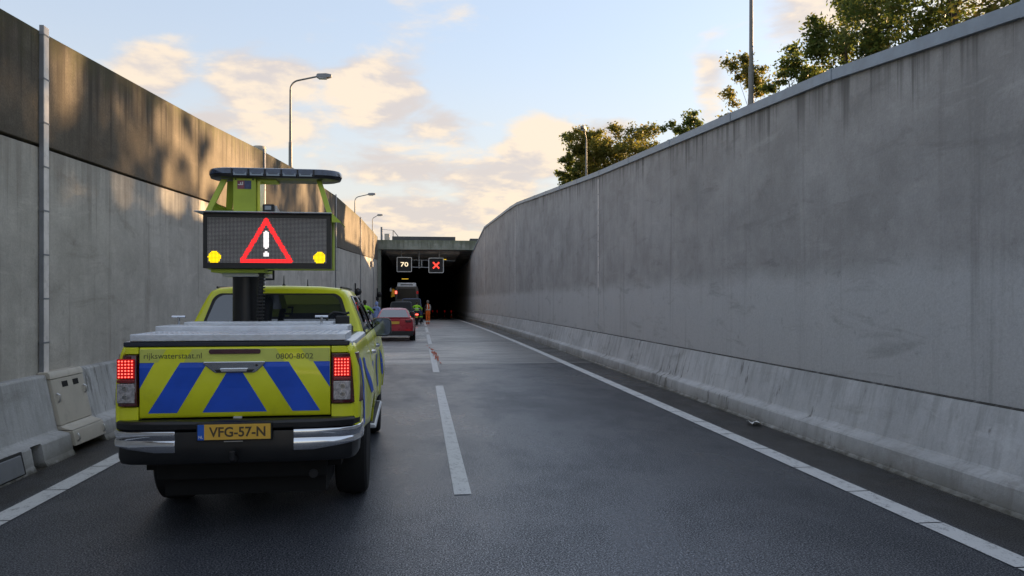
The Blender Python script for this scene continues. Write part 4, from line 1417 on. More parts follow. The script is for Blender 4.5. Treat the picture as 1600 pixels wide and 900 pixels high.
# chequer-plate lids in three steps
LIDS = [(-0.755, 0.775, -0.01, 0.60, 1.446, 1.497), (-0.77, 0.745, 0.61, 1.02, 1.478, 1.536), (-0.668, 0.585, 1.03, 1.26, 1.50, 1.556)]
for (x0, x1, y0, y1, z0, z1) in LIDS:
    ld = MB().box((x0, y0, z0), (x1, y1, z1)).build('box_lid', M['alu'], TR, bevel=0.007)
    m = MB()
    k = 0
    n = int((x1 - x0) / 0.055)
    for i in range(n):                       # raised tread bars on the edge and on top
        x = x0 + 0.03 + i * (x1 - x0 - 0.05) / n
        for j, zc in enumerate((z0 + .013, z0 + .037)):
            k += 1
            m.obox((x + .014 * j, y0 - .001, zc), (0.034, .005, .006), (0, R_(38 if (i + j) % 2 else -38), 0))
        for j in range(int((y1 - y0) / 0.06)):
            m.obox((x, y0 + .035 + j * .06, z1 + .0005), (.036, .008, .004), (0, 0, R_(45 if (i + j) % 2 else -45)))
    m.build('tread_pattern', M['alu'], ld, smooth=False, kind='stuff')
MB().box((-0.76, 0.02, 1.4425), (0.76, 1.64, 1.4455)).build('lid_frame', M['rail_dark'], TR, smooth=False)
for x in (0.49, -0.70):
    h = MB()
    h.tube([(x - .055, 1.0, 1.604), (x + .055, 1.0, 1.604)], 0.0085, 8)
    h.tube([(x, 1.0, 1.604), (x, 1.0, 1.536)], 0.011, 8)
    h.build('lid_handle', M['chrome'], TR)
MB().tube([(0.50, 1.33, 1.54), (0.505, 1.35, 1.60), (0.56, 1.37, 1.633), (0.63, 1.38, 1.625), (0.66, 1.38, 1.618), (0.70, 1.38, 1.630)], 0.011, 8).build('cable_hose', M['black'], TR)
MB().box((0.58, 1.30, 1.44), (0.70, 1.42, 1.60)).build('junction_box', M['black'], TR, bevel=0.01)
MB().box((-0.72, 1.28, 1.44), (0.72, 1.60, 1.50)).build('bed_step', M['black'], TR, smooth=False)

# ---- rear bumper
PATH = [(0.872, 0.42), (0.880, 0.20), (0.868, 0.06), (0.83, -0.03), (0.74, -0.085), (0.55, -0.11), (0.41, -0.118), (0.2, -0.12), (0, -0.12)]
PATH = PATH + [(-x, y) for x, y in PATH[-2::-1]]


def bumper(name, mat, prof, sel, bev=0.004):
    rings = []
    pts = [p for p in PATH if sel(p)]
    for p in pts:
        i = PATH.index(p)
        a = Vector(PATH[max(i - 1, 0)]); c = Vector(PATH[min(i + 1, len(PATH) - 1)])
        d = (c - a).normalized()
        nrm_ = Vector((d.y, -d.x))
        if nrm_.dot(Vector(p) - Vector((0, 1))) < 0:
            nrm_ = -nrm_
        rings.append([(p[0] + nrm_.x * o, p[1] + nrm_.y * o, z) for o, z in prof(p)])
    return MB().loft(rings).build(name, M[mat], TR, bevel=bev, angle=40)


bumper('bumper_step', 'satin_black', lambda p: [(-0.005, 0.815), (0.004, 0.82), (0.006, 0.86), (-0.01, 0.877 if abs(p[0]) > .4 else .872), (-0.10, 0.88), (-0.10, 0.80)], lambda p: True, 0.006)
up_ = lambda p: 0.045 * max(0, (abs(p[0]) - 0.55) / 0.33)
for s in (1, -1):
    bumper('chrome_corner', 'chrome', lambda p: [(-0.002, 0.812), (0.010, 0.805), (0.016, 0.785), (0.004, 0.742), (0.012, 0.728), (0.016, 0.70), (0.006, 0.655 + up_(p)), (-0.03, 0.645 + up_(p)), (-0.05, 0.66), (-0.05, 0.80)], lambda p: p[0] * s > 0.35)
bumper('bumper_valance', 'satin_black', lambda p: [(-0.025, 0.80), (-0.012, 0.70), (-0.014, 0.60), (-0.03, 0.565), (-0.10, 0.56), (-0.10, 0.80)], lambda p: True, 0.008)
MB().box((-0.26, -0.142, 0.738), (0.263, -0.105, 0.864)).build('plate_holder', M['satin_black'], TR, bevel=0.004)
pt = MB().box((-0.25, -0.147, 0.746), (0.253, -0.1425, 0.856)).build('number_plate', M['plate_yellow'], TR, bevel=0.002)
MB().box((-0.250, -0.1480, 0.7462), (-0.205, -0.1455, 0.8558)).build('country_band', M['plate_blue'], pt, smooth=False)
text_obj('NL', 'lettering', M['white'], pt, (-0.243, -0.213, 0.758, 0.778), lambda x, z, d: (x, -0.1490, z), bold=0.01)
text_obj('VFG-57-N', 'lettering', M['plate_black'], pt, (-0.172, 0.218, 0.765, 0.838), lambda x, z, d: (x, -0.1482, z), bold=0.022)
MB().box((-0.07, -0.146, 0.730), (0.06, -0.141, 0.736)).build('dealer_strip', M['steel'], pt, smooth=False)
MB().tube([(0, 0.1, 0.62), (0, -0.16, 0.60), (0, -0.20, 0.62), (0, -0.205, 0.67)], 0.02, 8).build('tow_bar', M['black'], TR)

# door mirrors
for s in (1, -1):
    b = MB()
    rr = []
    for (y, k) in ((3.60, 0.96), (3.63, 1.0), (3.74, 0.9), (3.80, 0.55)):
        rr.append([(s * (0.925 + x * k), y, 1.415 + z * k) for x, z in [(px * 1.0, pz) for px, pz in rrect(0.118, 0.112, 0.06, 4)]])
    mh = b.loft(rr).build('door_mirror', M['satin_black'], TR, bevel=0.008)
    MB().prism([(0.925 * s + x * s, 1.415 + z) for x, z in rrect(0.104, 0.098, 0.05, 4)], lambda x, z: (x, 3.612, z), lambda x, z: (x, 3.594, z)).build('mirror_glass', M['mirror_glass'], mh, smooth=False)
    MB().hexa([(s * .78, 3.66, 1.39), (s * .85, 3.66, 1.40), (s * .85, 3.76, 1.40), (s * .78, 3.76, 1.39), (s * .76, 3.66, 1.46), (s * .85, 3.66, 1.45), (s * .85, 3.76, 1.45), (s * .76, 3.76, 1.46)]).build('mirror_arm', M['satin_black'], mh)

# ---- mast and LED warning board (bolted to the truck)
SY = 0.95
MB().tube([(-0.225, 1.40, 1.42), (-0.225, 1.40, 1.955)], 0.117, 20).build('mast', M['satin_black'], TR)
MB().box((-0.40, 1.25, 1.955), (-0.05, 1.55, 1.985)).build('mast_flange', M['galv'], TR, bevel=0.004)
MB().tube([(-0.075, 1.27, 1.50), (-0.07, 1.25, 1.70), (-0.06, 1.2, 1.86), (-0.045, 1.18, 2.04)], 0.022, 8).build('cable_chain', M['black'], TR)
m = MB()
for k in range(16):
    u = k / 15
    m.obox((-0.075 + .03 * u, 1.25 - .07 * u, 1.55 + .46 * u), (.058, .05, .012))
m.build('chain_link', M['black'], TR, smooth=False, kind='stuff')
MB().tube([(0.0, 1.2, 2.01), (0.05, 1.2, 2.01), (0.05, 1.2, 1.93), (-0.02, 1.2, 1.93)], 0.012, 6).build('cable_bracket', M['black'], TR)
MB().box((-0.45, SY + 0.10, 1.986), (0.0, 1.56, 2.014)).build('base_plate', M['lime_bracket'], TR, bevel=0.005)
X0, X1, Z0, Z1 = -0.490, 0.574, 2.017, 2.487
brd = MB().box((X0, SY, Z0), (X1, SY + 0.13, Z1)).build('warning_board', M['satin_black'], TR, bevel=0.004)
MB().box((X0 + .008, SY + .131, Z0 - .006), (X1 + .008, SY + .30, Z1 - .01)).build('rear_cover', M['lime_bracket'], brd, bevel=0.006)
# LED field
GX0, GZ0, NX, NZ = X0 + 0.037, Z0 + 0.047, 88, 35
PX = (X1 - 0.037 - GX0) / NX
PZ = (Z1 - 0.036 - GZ0) / NZ
parts = {'led_off': MB(), 'led_red': MB(), 'led_white': MB(), 'led_amber': MB()}
Atri = [(0.031, 2.446), (-0.19, 2.066), (0.255, 2.066)]


def seg_d(p, a, b):
    ax, ay = b[0] - a[0], b[1] - a[1]
    t = max(0, min(1, ((p[0] - a[0]) * ax + (p[1] - a[1]) * ay) / (ax * ax + ay * ay)))
    return math.hypot(p[0] - a[0] - t * ax, p[1] - a[1] - t * ay)


CL = [(0.031, 2.428), (-0.170, 2.080), (0.233, 2.080)]
for i in range(NX):
    for j in range(NZ):
        x, z = GX0 + (i + .5) * PX, GZ0 + (j + .5) * PZ
        d = min(seg_d((x, z), CL[a], CL[b_]) for a, b_ in ((0, 1), (1, 2), (2, 0)))
        kind = 'led_off'
        if d < 0.0185:
            kind = 'led_red'
        elif seg_d((x, z), (0.031, 2.318), (0.031, 2.210)) < 0.023 or math.hypot(x - .031, z - 2.137) < 0.023:
            kind = 'led_white'
        elif min(math.hypot(x - cx, z - 2.111) for cx in (-0.396, 0.479)) < 0.052 and (abs(x) < 1):
            kind = 'led_amber'
        k = 0.76 if kind != 'led_off' else 0.60
        y = SY - (0.0035 if kind != 'led_off' else 0.002)
        hx, hz = PX * k / 2, PZ * k / 2
        parts[kind].add([(x - hx, y, z - hz), (x + hx, y, z - hz), (x + hx, y, z + hz), (x - hx, y, z + hz)], [(0, 1, 2, 3)])
for k, nm in (('led_off', 'unlit_leds'), ('led_red', 'red_triangle_leds'), ('led_white', 'exclamation_leds'), ('led_amber', 'amber_flasher_leds')):
    parts[k].build(nm, M[k], brd, smooth=False, fix=False, kind='stuff')
# rain hood, with a drooping wing on the right
MB().box((-0.545, SY - 0.075, 2.490), (0.585, SY + 0.42, 2.498)).build('rain_hood', M['galv'], brd, bevel=0.002)
MB().hexa([(0.586, SY - .06, 2.486), (0.662, SY - .06, 2.412), (0.662, SY + .40, 2.412), (0.586, SY + .40, 2.486), (0.590, SY - .06, 2.492), (0.667, SY - .06, 2.417), (0.667, SY + .40, 2.417), (0.590, SY + .40, 2.492)]).build('hood_wing', M['lime_bracket'], brd, smooth=False)
# camera
cm = MB().box((0.005, SY - 0.03, 2.499), (0.098, SY + 0.02, 2.566)).build('camera', M['black'], brd, bevel=0.006)
MB().box((0.022, SY - 0.036, 2.515), (0.080, SY - 0.028, 2.553)).build('lens', M['mirror_glass'], cm, bevel=0.003)
MB().loft([[(0.03, SY + .021, 2.50), (0.115, SY + .021, 2.50), (0.115, SY + .021, 2.56), (0.03, SY + .021, 2.56)], [(0.03, SY + .16, 2.50), (0.14, SY + .16, 2.50), (0.12, SY + .16, 2.52), (0.03, SY + .16, 2.52)]]).build('bracket', M['galv'], cm)
# control box with a sticker
bx = MB().box((-0.257, SY + 0.06, 2.499), (-0.066, SY + 0.34, 2.803)).build('control_box', M['lime_bracket'], TR, bevel=0.006)
MB().box((-0.062, SY + 0.10, 2.499), (-0.038, SY + 0.30, 2.79)).build('hinge_plate', M['lime'], bx, smooth=False)
s1 = MB().box((-0.220, SY + .0570, 2.705), (-0.162, SY + .0595, 2.777)).build('sticker', M['sticker_red'], bx, smooth=False)
MB().box((-0.1615, SY + .0570, 2.705), (-0.105, SY + .0595, 2.777)).build('sticker', M['sticker_blue'], bx, smooth=False)
MB().box((-0.215, SY + .0555, 2.738), (-0.172, SY + .0569, 2.745)).add([], []).box((-0.180, SY + .0555, 2.746), (-0.172, SY + .0569, 2.766)).box((-0.196, SY + .0555, 2.746), (-0.188, SY + .0569, 2.762)).build('print', M['reflex'], s1, smooth=False)
for x in (-0.235, -0.09):
    MB().lathe([(-0.004, .007), (0, .008)], (x, SY + .06, 2.788), 'y', 8).build('screw', M['black'], bx)
# struts
def strut(name, a, c, w, d, mat='lime_bracket'):
    a, c = Vector(a), Vector(c)
    q = [(-w, -d), (w, -d), (w, d), (-w, d)]
    return MB().hexa([(a.x + x, a.y + y, a.z) for x, y in q] + [(c.x + x, c.y + y, c.z) for x, y in q]).build(name, M[mat], TR, bevel=0.004)
strut('light_bar_strut', (-0.452, SY + .02, 2.499), (-0.335, SY + .10, 2.792), 0.026, 0.012)
strut('light_bar_strut', (-0.352, SY + .34, 2.499), (-0.310, SY + .22, 2.792), 0.028, 0.012)
MB().hexa([(-0.47, SY + .05, 2.4985), (-0.33, SY + .32, 2.4985), (-0.335, SY + .335, 2.4985), (-0.475, SY + .065, 2.4985), (-0.43, SY + .08, 2.60), (-0.365, SY + .30, 2.56), (-0.37, SY + .31, 2.56), (-0.435, SY + .09, 2.60)]).build('gusset', M['lime_bracket'], TR)
strut('light_bar_strut', (0.560, SY + .02, 2.499), (0.460, SY + .12, 2.80), 0.022, 0.012)
MB().prism([(0.588, 2.489), (0.588, 2.414), (0.660, 2.414)], lambda x, z: (x, SY - .066, z), lambda x, z: (x, SY - .060, z)).build('hood_end_plate', M['lime_bracket'], brd, smooth=False)
MB().box((-0.06, SY + .08, 2.782), (0.10, SY + .30, 2.795)).build('bar_cleat', M['lime_bracket'], TR, bevel=0.003)
# light bar: plan outline with rounded ends
def plan(h, d, n=8):
    pts = []
    for cx, a0 in ((h - d, -90), (-(h - d), 90)):
        for k in range(n + 1):
            a = R_(a0 + 180 * k / n)
            pts.append((cx + d * math.cos(a) * 1.0, d * math.sin(a)))
    return pts
cxb, cyb = 0.088, SY + 0.18
lbr = [[(cxb + x * k, cyb + y * k2, z) for x, y in plan(0.565, 0.17)] for z, k, k2 in ((2.797, 0.94, 0.86), (2.805, 0.985, .97), (2.83, 1.0, 1.0))]
bar = MB().loft(lbr).build('light_bar', M['satin_black'], TR, bevel=0.004)
lens_r = [[(cxb + x * k, cyb + y * k2, z) for x, y in plan(0.568, 0.172)] for z, k, k2 in ((2.831, 1.0, 1.0), (2.862, 0.995, .98), (2.880, 0.975, .92), (2.884, 0.95, .86))]
MB().loft(lens_r).build('lens_cover', M['lens_dark'], bar)
for k in range(6):
    x = cxb - 0.345 + k * 0.137
    MB().box((x - .006, cyb - .1765, 2.812), (x + .006, cyb - .165, 2.872)).build('divider', M['black'], bar, smooth=False)
    if k < 5:
        MB().prism([(x + .012, 2.815), (x + .125, 2.815), (x + .118, 2.846), (x + .106, 2.828), (x + .031, 2.828), (x + .019, 2.846)], lambda a, z: (a, cyb - .176, z), lambda a, z: (a, cyb - .170, z)).build('reflector', M['mirror_glass'], bar, smooth=False)

# ================================================================ OTHER VEHICLES
def car(name, label, cat, loc, rotz, paint, L, W, body, cab, zroof, lamp, plate=None, glassm='glass_car', wheel_r=0.33, roof_mat=None):
    """body: (y, half width factor, z underside, z deck) sections; cab: (base y0, roof y0, roof y1, base y1, base half, roof half, z belt)."""
    t = thing(name, label, cat, loc, rotz)
    h = W / 2
    rings = []
    for (y, k, zl, zd) in body:
        x = h * k
        half = [(0.80 * x, zl), (0.95 * x, zl + .06), (x, zl + .24), (x * 1.0, zl + (zd - zl) * .62), (x * .965, zd - .08), (x * .86, zd - .005), (x * .4, zd + .012)]
        rings.append([(a, y, z) for a, z in half] + [(-a, y, z) for a, z in half[::-1]])
    MB().loft(rings).build('body', paint, t, bevel=0.02)
    y0, r0, r1, y1, hb, hr, zb = cab
    hgt = zroof - zb
    P = [(hb, zb), (hb - (hb - hr) * .55, zb + hgt * .6), (hr + .02, zroof - .09), (hr - .05, zroof - .03), (hr * .5, zroof), (0, zroof + .008)]
    P = P[:-1]

    def sec(ya, yb):
        half = [(x, ya + (yb - ya) * (z - zb) / hgt, z) for x, z in P]
        return half + [(-x, y, z) for x, y, z in half[::-1]]
    cabn = MB().loft([sec(y0, r0), sec(y0 + .06, r0 + .06), sec((y0 + y1) / 2, (r0 + r1) / 2), sec(y1, r1)]).build('roof', roof_mat or paint, t, bevel=0.02)
    xs = lambda z: lerp_table([(b, a) for a, b in P[:3]], z)
    G = M[glassm]
    # rear and front panes
    for (ya, yb, sgn, nm) in ((y0, r0, -1, 'rear_window'), (y1, r1, 1, 'windscreen')):
        f = lambda z, d: ya + (yb - ya) * (z - zb) / hgt + sgn * d
        za, zt = zb + .03, zroof - .085
        q = [(-xs(za) + .07, za), (xs(za) - .07, za), (xs(zt) - .07, zt), (-xs(zt) + .07, zt)]
        MB().prism(q, lambda x, z: (x, f(z, -.02), z), lambda x, z: (x, f(z, .006), z)).build(nm, G, t, smooth=False)
    for s in (1, -1):
        ym, rm = (y0 + y1) / 2, (r0 + r1) / 2
        for (a0, b0, a1, b1) in ((y0 + .28, r0 + .12, ym - .03, rm - .03), (ym + .03, rm + .03, y1 - .22, r1 - .08)):
            rows = []
            for i in range(4):
                z = zb + .03 + (hgt - .14) * i / 3
                u = (z - zb) / hgt
                rows.append([(s * (xs(z) + .006), a0 + (b0 - a0) * u, z), (s * (xs(z) + .006), a1 + (b1 - a1) * u, z)])
            MB().grid(rows, flip=s < 0).build('side_window', G, t, solid=.01, fix=False)
        for wy in (body[0][0] + L * 0.19, body[0][0] + L * 0.80):
            wheel(t, s * (h - .13), wy, wheel_r, 0.22, s, spokes=5)
            MB().lathe([(-.03, wheel_r * 1.14), (.03, wheel_r * 1.14), (.03, .1), (-.03, .1)], (s * (h - .028), wy, wheel_r + .01), 'x', 20).build('wheel_arch', M['void'], t, smooth=False)
        for (xa, xb, za, zb_, mat, nm) in lamp:
            MB().loft([[(s * xa, -0.035 + .0 * xa, z), (s * (xb - .05), -0.02, z), (s * xb, 0.10, z), (s * xb, 0.2, z), (s * xa, 0.1, z)] for z in (za, zb_)]).build(nm, M[mat], t, bevel=.01)
    return t


sedan = car('parked_car', 'red saloon car stopped behind the police, with a yellow number plate', 'car', (-1.14, 32.7, zr(32.7)), R_(0.3), M['red_car'], 4.7, 1.84,
            [(0.0, .80, .30, .93), (0.05, .90, .24, .99), (0.45, .97, .20, 1.01), (1.0, 1.0, .19, .99), (2.4, 1.0, .18, .96), (3.5, .99, .19, .93), (4.3, .93, .22, .80), (4.68, .72, .28, .62)],
            (0.52, 1.55, 2.75, 3.75, .72, .55, .95), 1.40, [(.50, .80, .80, .90, 'dark_red_lens', 'tail_lamp')])
sedan['category'] = 'car'
MB().box((-.26, -.022, .735), (.26, -.012, .845)).build('number_plate', M['plate_yellow'], sedan, bevel=.003)
MB().prism([(-.62, .86), (.62, .86), (.5, .70), (-.5, .70)], lambda x, z: (x, .0, z), lambda x, z: (x, -.010, z)).build('plate_recess', M['red_car'], sedan, bevel=.006)
MB().loft([[(x * k, y, z) for x, z in ((-.80, .24), (.80, .24), (.84, .44), (-.84, .44))] for y, k in ((-.055, .94), (.10, 1.04))]).build('rear_bumper', M['black'], sedan, bevel=.02)
MB().box((-.62, -.068, .215), (.62, -.0, .245)).build('diffuser_strip', M['steel'], sedan, bevel=.006)
for s in (1, -1):
    MB().box((min(s * .50, s * .74), -.064, .46), (max(s * .50, s * .74), -.03, .50)).build('reflector', M['tail_glow'] if s > 0 else M['red_lens'], sedan, bevel=.004)
MB().loft([[(x, y, z) for x, z in ((-.70, 1.0), (.70, 1.0), (.70, 1.025), (-.70, 1.025))] for y in (.0, .20)]).build('boot_lip', M['red_car'], sedan, bevel=.008)
MB().lathe([(0, .03), (.05, .012), (.08, .004)], (0, 1.75, 1.40), 'z', 8).build('aerial', M['black'], sedan)

suv = car('stopped_car', 'black off-road car standing ahead of the red saloon', 'car', (-1.30, 52.0, zr(52)), 0, M['black_car'], 4.5, 1.86,
          [(0.0, .86, .40, 1.05), (0.05, .94, .32, 1.10), (0.6, 1.0, .28, 1.12), (2.4, 1.0, .26, 1.08), (3.5, .99, .27, 1.06), (4.3, .94, .30, .98), (4.5, .82, .36, .80)],
          (0.10, .42, 2.6, 3.35, .80, .66, 1.07), 1.74, [(.70, .88, .86, 1.04, 'dark_red_lens', 'tail_lamp')], wheel_r=.37, glassm='glass_dim')
MB().box((-.26, -.02, .70), (.26, -.008, .81)).build('number_plate', M['plate_yellow'], suv, bevel=.003)
MB().box((-.84, -.05, .36), (.84, .05, .56)).build('rear_bumper', M['black'], suv, bevel=.02)

van = car('blue_van', 'blue van half hidden behind the motorcycle officer near the tunnel', 'van', (-0.78, 68.0, zr(68)), 0, M['blue_car'], 5.0, 1.95,
          [(0.0, .93, .42, 1.18), (0.05, .98, .34, 1.2), (2.4, 1.0, .30, 1.2), (4.0, .99, .32, 1.16), (4.8, .92, .34, .98), (5.0, .8, .4, .8)],
          (0.04, .16, 3.4, 4.2, .90, .78, 1.17), 2.12, [(.82, .93, .9, 1.3, 'dark_red_lens', 'tail_lamp')], wheel_r=.35, glassm='glass_dim')
MB().box((-.26, -.02, .66), (.26, -.008, .77)).build('number_plate', M['plate_yellow'], van, bevel=.003)

# coach in the tunnel mouth
CY = 80.6
co = thing('coach', 'dark coach with a white roof unit and lit red lamp in the tunnel mouth', 'coach', (-1.42, CY, zr(CY)), 0)
b = MB()
w = 1.24
b.loft([[(-w * k, y, .35), (w * k, y, .35), (w * k, y, 3.3), (w * k - .18, y, 3.62), (-w * k + .18, y, 3.62), (-w * k, y, 3.3)] for y, k in ((0, .97), (.12, 1.0), (11.6, 1.0), (12, .95))])
b.build('body', M['coach'], co, bevel=.06)
MB().prism([(-1.0, 2.2), (1.0, 2.2), (.92, 3.3), (-.92, 3.3)], lambda x, z: (x, -.015, z), lambda x, z: (x, .05, z)).build('rear_window', M['glass_dim'], co, bevel=.02)
MB().loft([[(-x, y, 3.50), (x, y, 3.50), (x * .95, y + .03, z), (-x * .95, y + .03, z)] for x, y, z in ((.98, -.05, 3.86), (1.0, .1, 3.92), (1.0, 2.6, 3.92), (.95, 2.8, 3.8))]).build('roof_unit', M['coach_white'], co, bevel=.03)
MB().box((-.62, -.06, 3.64), (.62, .0, 3.74)).build('roof_grille', M['black'], co, smooth=False)
MB().box((-.26, -.03, .95), (.26, -.002, 1.06)).build('number_plate', M['plate_yellow'], co, smooth=False)
MB().box((-1.22, -.06, .36), (1.22, .06, .72)).build('rear_bumper', M['black'], co, bevel=.03)
for s in (1, -1):
    MB().box((min(s * 1.0, s * 1.2), -.03, 2.75), (max(s * 1.0, s * 1.2), .03, 3.05)).build('high_lamp', M['tail_led'] if s < 0 else M['tail_glow'], co, bevel=.02)
    MB().box((min(s * 1.0, s * 1.18), -.03, .9), (max(s * 1.0, s * 1.18), .03, 1.5)).build('tail_lamp', M['red_lens'], co, bevel=.02)
    for wy in (2.6, 9.2):
        wheel(co, s * 1.05, wy, .5, .3, s)
MB().hexa([(-1.26, .02, 2.45), (-1.62, -.25, 2.40), (-1.60, -.29, 2.40), (-1.24, -.02, 2.45), (-1.26, .02, 3.2), (-1.50, -.25, 3.28), (-1.48, -.29, 3.28), (-1.24, -.02, 3.2)]).build('open_side_hatch', M['yellow'], co)
MB().tube([(-1.2, .1, 3.4), (-1.5, -.1, 3.5), (-1.62, -.15, 3.3)], .03, 6).build('mirror_arm', M['black'], co)
MB().box((-1.70, -.2, 3.0), (-1.56, -.12, 3.36)).build('mirror', M['white'], co, bevel=.02)

# cones across the closed lanes inside the tunnel, red glowing heads added
proto = None
for i, (x, y) in enumerate(((2.0, 128), (2.75, 128), (3.55, 114), (4.2, 106))):
    if proto is None:
        proto = thing('traffic_cone', 'cone with an added red glow standing closest to the lane line inside the tunnel', 'traffic cone', (x, y, zr(y) + .005), 0, 'cones with an added red glow inside the tunnel')
        MB().box((-.22, -.22, 0), (.22, .22, .04)).build('base', M['black'], proto, bevel=.02)
        MB().lathe([(.04, .17), (.28, .12), (.75, .035)], (0, 0, 0), 'z', 18).build('cone', M['hivis_orange'], proto)
        MB().lathe([(.30, .122), (.44, .096), (.44, .09), (.30, .115)], (0, 0, 0), 'z', 18).build('white_band', M['reflex'], proto)
        MB().lathe([(.74, .03), (.78, .07), (.9, .085), (.98, .06), (1.0, .02)], (0, 0, 0), 'z', 14).build('lamp', M['tail_glow'], proto)  # glow added so that the cone shows in the dark
    else:
        c = copy_tree(proto)
        c.location = (x, y, zr(y) + .005)
        c['label'] = ('', 'second cone with an added red glow from the lane line inside the tunnel', 'third cone with an added red glow, set back towards the right tunnel wall', 'cone with an added red glow standing closest to the right tunnel wall')[i]


# ================================================================ MOTORCYCLES AND PEOPLE
def motorcycle(loc, rotz, label):
    t = thing('motorcycle', label, 'motorcycle', loc, rotz)
    for y in (0, 1.50):
        tb = MB().lathe([(-.07, .21), (-.085, .26), (-.05, .31), (0, .325), (.05, .31), (.085, .26), (.07, .21)], (0, y, .325), 'x', 28).build('wheel', M['tyre'], t)
        MB().lathe([(-.05, .04), (-.05, .2), (.05, .2), (.05, .04)], (0, y, .325), 'x', 14).build('rim', M['rim'], tb)
    MB().loft([[(-w_, y, za), (w_, y, za), (w_ * 1.15, y, (za + zb) / 2), (w_ * .7, y, zb), (-w_ * .7, y, zb), (-w_ * 1.15, y, (za + zb) / 2)] for y, w_, za, zb in ((-.30, .06, .78, .86), (-.1, .13, .66, .84), (.3, .17, .34, .80), (.7, .20, .28, .86), (1.0, .22, .34, 1.02), (1.35, .20, .55, 1.05), (1.55, .10, .70, .98))]).build('body', M['black_car'], t, bevel=.02)
    MB().loft([[(-w_, y, z - .08), (w_, y, z - .08), (w_ * .8, y, z), (-w_ * .8, y, z)] for y, w_, z in ((-.25, .12, .88), (.1, .17, .86), (.55, .13, .84))]).build('saddle', M['black'], t, bevel=.02)
    for s in (1, -1):
        MB().hexa([(s * .2, -.45, .42), (s * .44, -.45, .46), (s * .44, .1, .46), (s * .2, .1, .42), (s * .2, -.45, .80), (s * .42, -.45, .80), (s * .42, .1, .80), (s * .2, .1, .80)]).build('pannier', M['black'], t, bevel=.04)
        MB().box((min(s * .21, s * .43), -.456, .60), (max(s * .21, s * .43), -.448, .68)).build('pannier_band', M['hivis'], t, smooth=False)
        MB().tube([(0, 1.20, 1.10), (s * .25, 1.12, 1.13), (s * .40, 1.0, 1.10)], .018, 8).build('handlebar', M['black'], t)
        mr = MB().tube([(s * .26, 1.2, 1.12), (s * .36, 1.22, 1.26)], .01, 6).build('mirror_arm', M['black'], t)
        MB().prism([(s * .40 + a, 1.28 + c) for a, c in rrect(.075, .05, .03, 3)], lambda a, z: (a, 1.20, z), lambda a, z: (a, 1.235, z)).build('mirror', M['black'], mr, smooth=False)
    MB().hexa([(-.22, -.62, .90), (.22, -.62, .90), (.20, -.25, .88), (-.20, -.25, .88), (-.19, -.60, 1.10), (.19, -.60, 1.10), (.17, -.28, 1.10), (-.17, -.28, 1.10)]).build('top_box', M['black'], t, bevel=.04)
    MB().prism([(a, .80 + c) for a, c in rrect(.11, .05, .03, 3)], lambda a, z: (a, -.36, z), lambda a, z: (a, -.46, z)).build('tail_lamp', M['tail_led'], t, bevel=.01)
    MB().box((-.10, -.50, .56), (.10, -.49, .70)).build('number_plate', M['plate_yellow'], t, smooth=False)
    MB().loft([[(-w_, y, z), (w_, y, z), (w_, y + .01, z), (-w_, y + .01, z)] for w_, y, z in ((.24, 1.52, 1.02), (.22, 1.42, 1.22), (.15, 1.34, 1.36))]).build('windshield', M['glass_car'], t)
    MB().tube([(.12, .9, .32), (.20, .4, .30), (.22, -.3, .42)], .045, 8).build('exhaust_pipe', M['steel'], t)
    return t


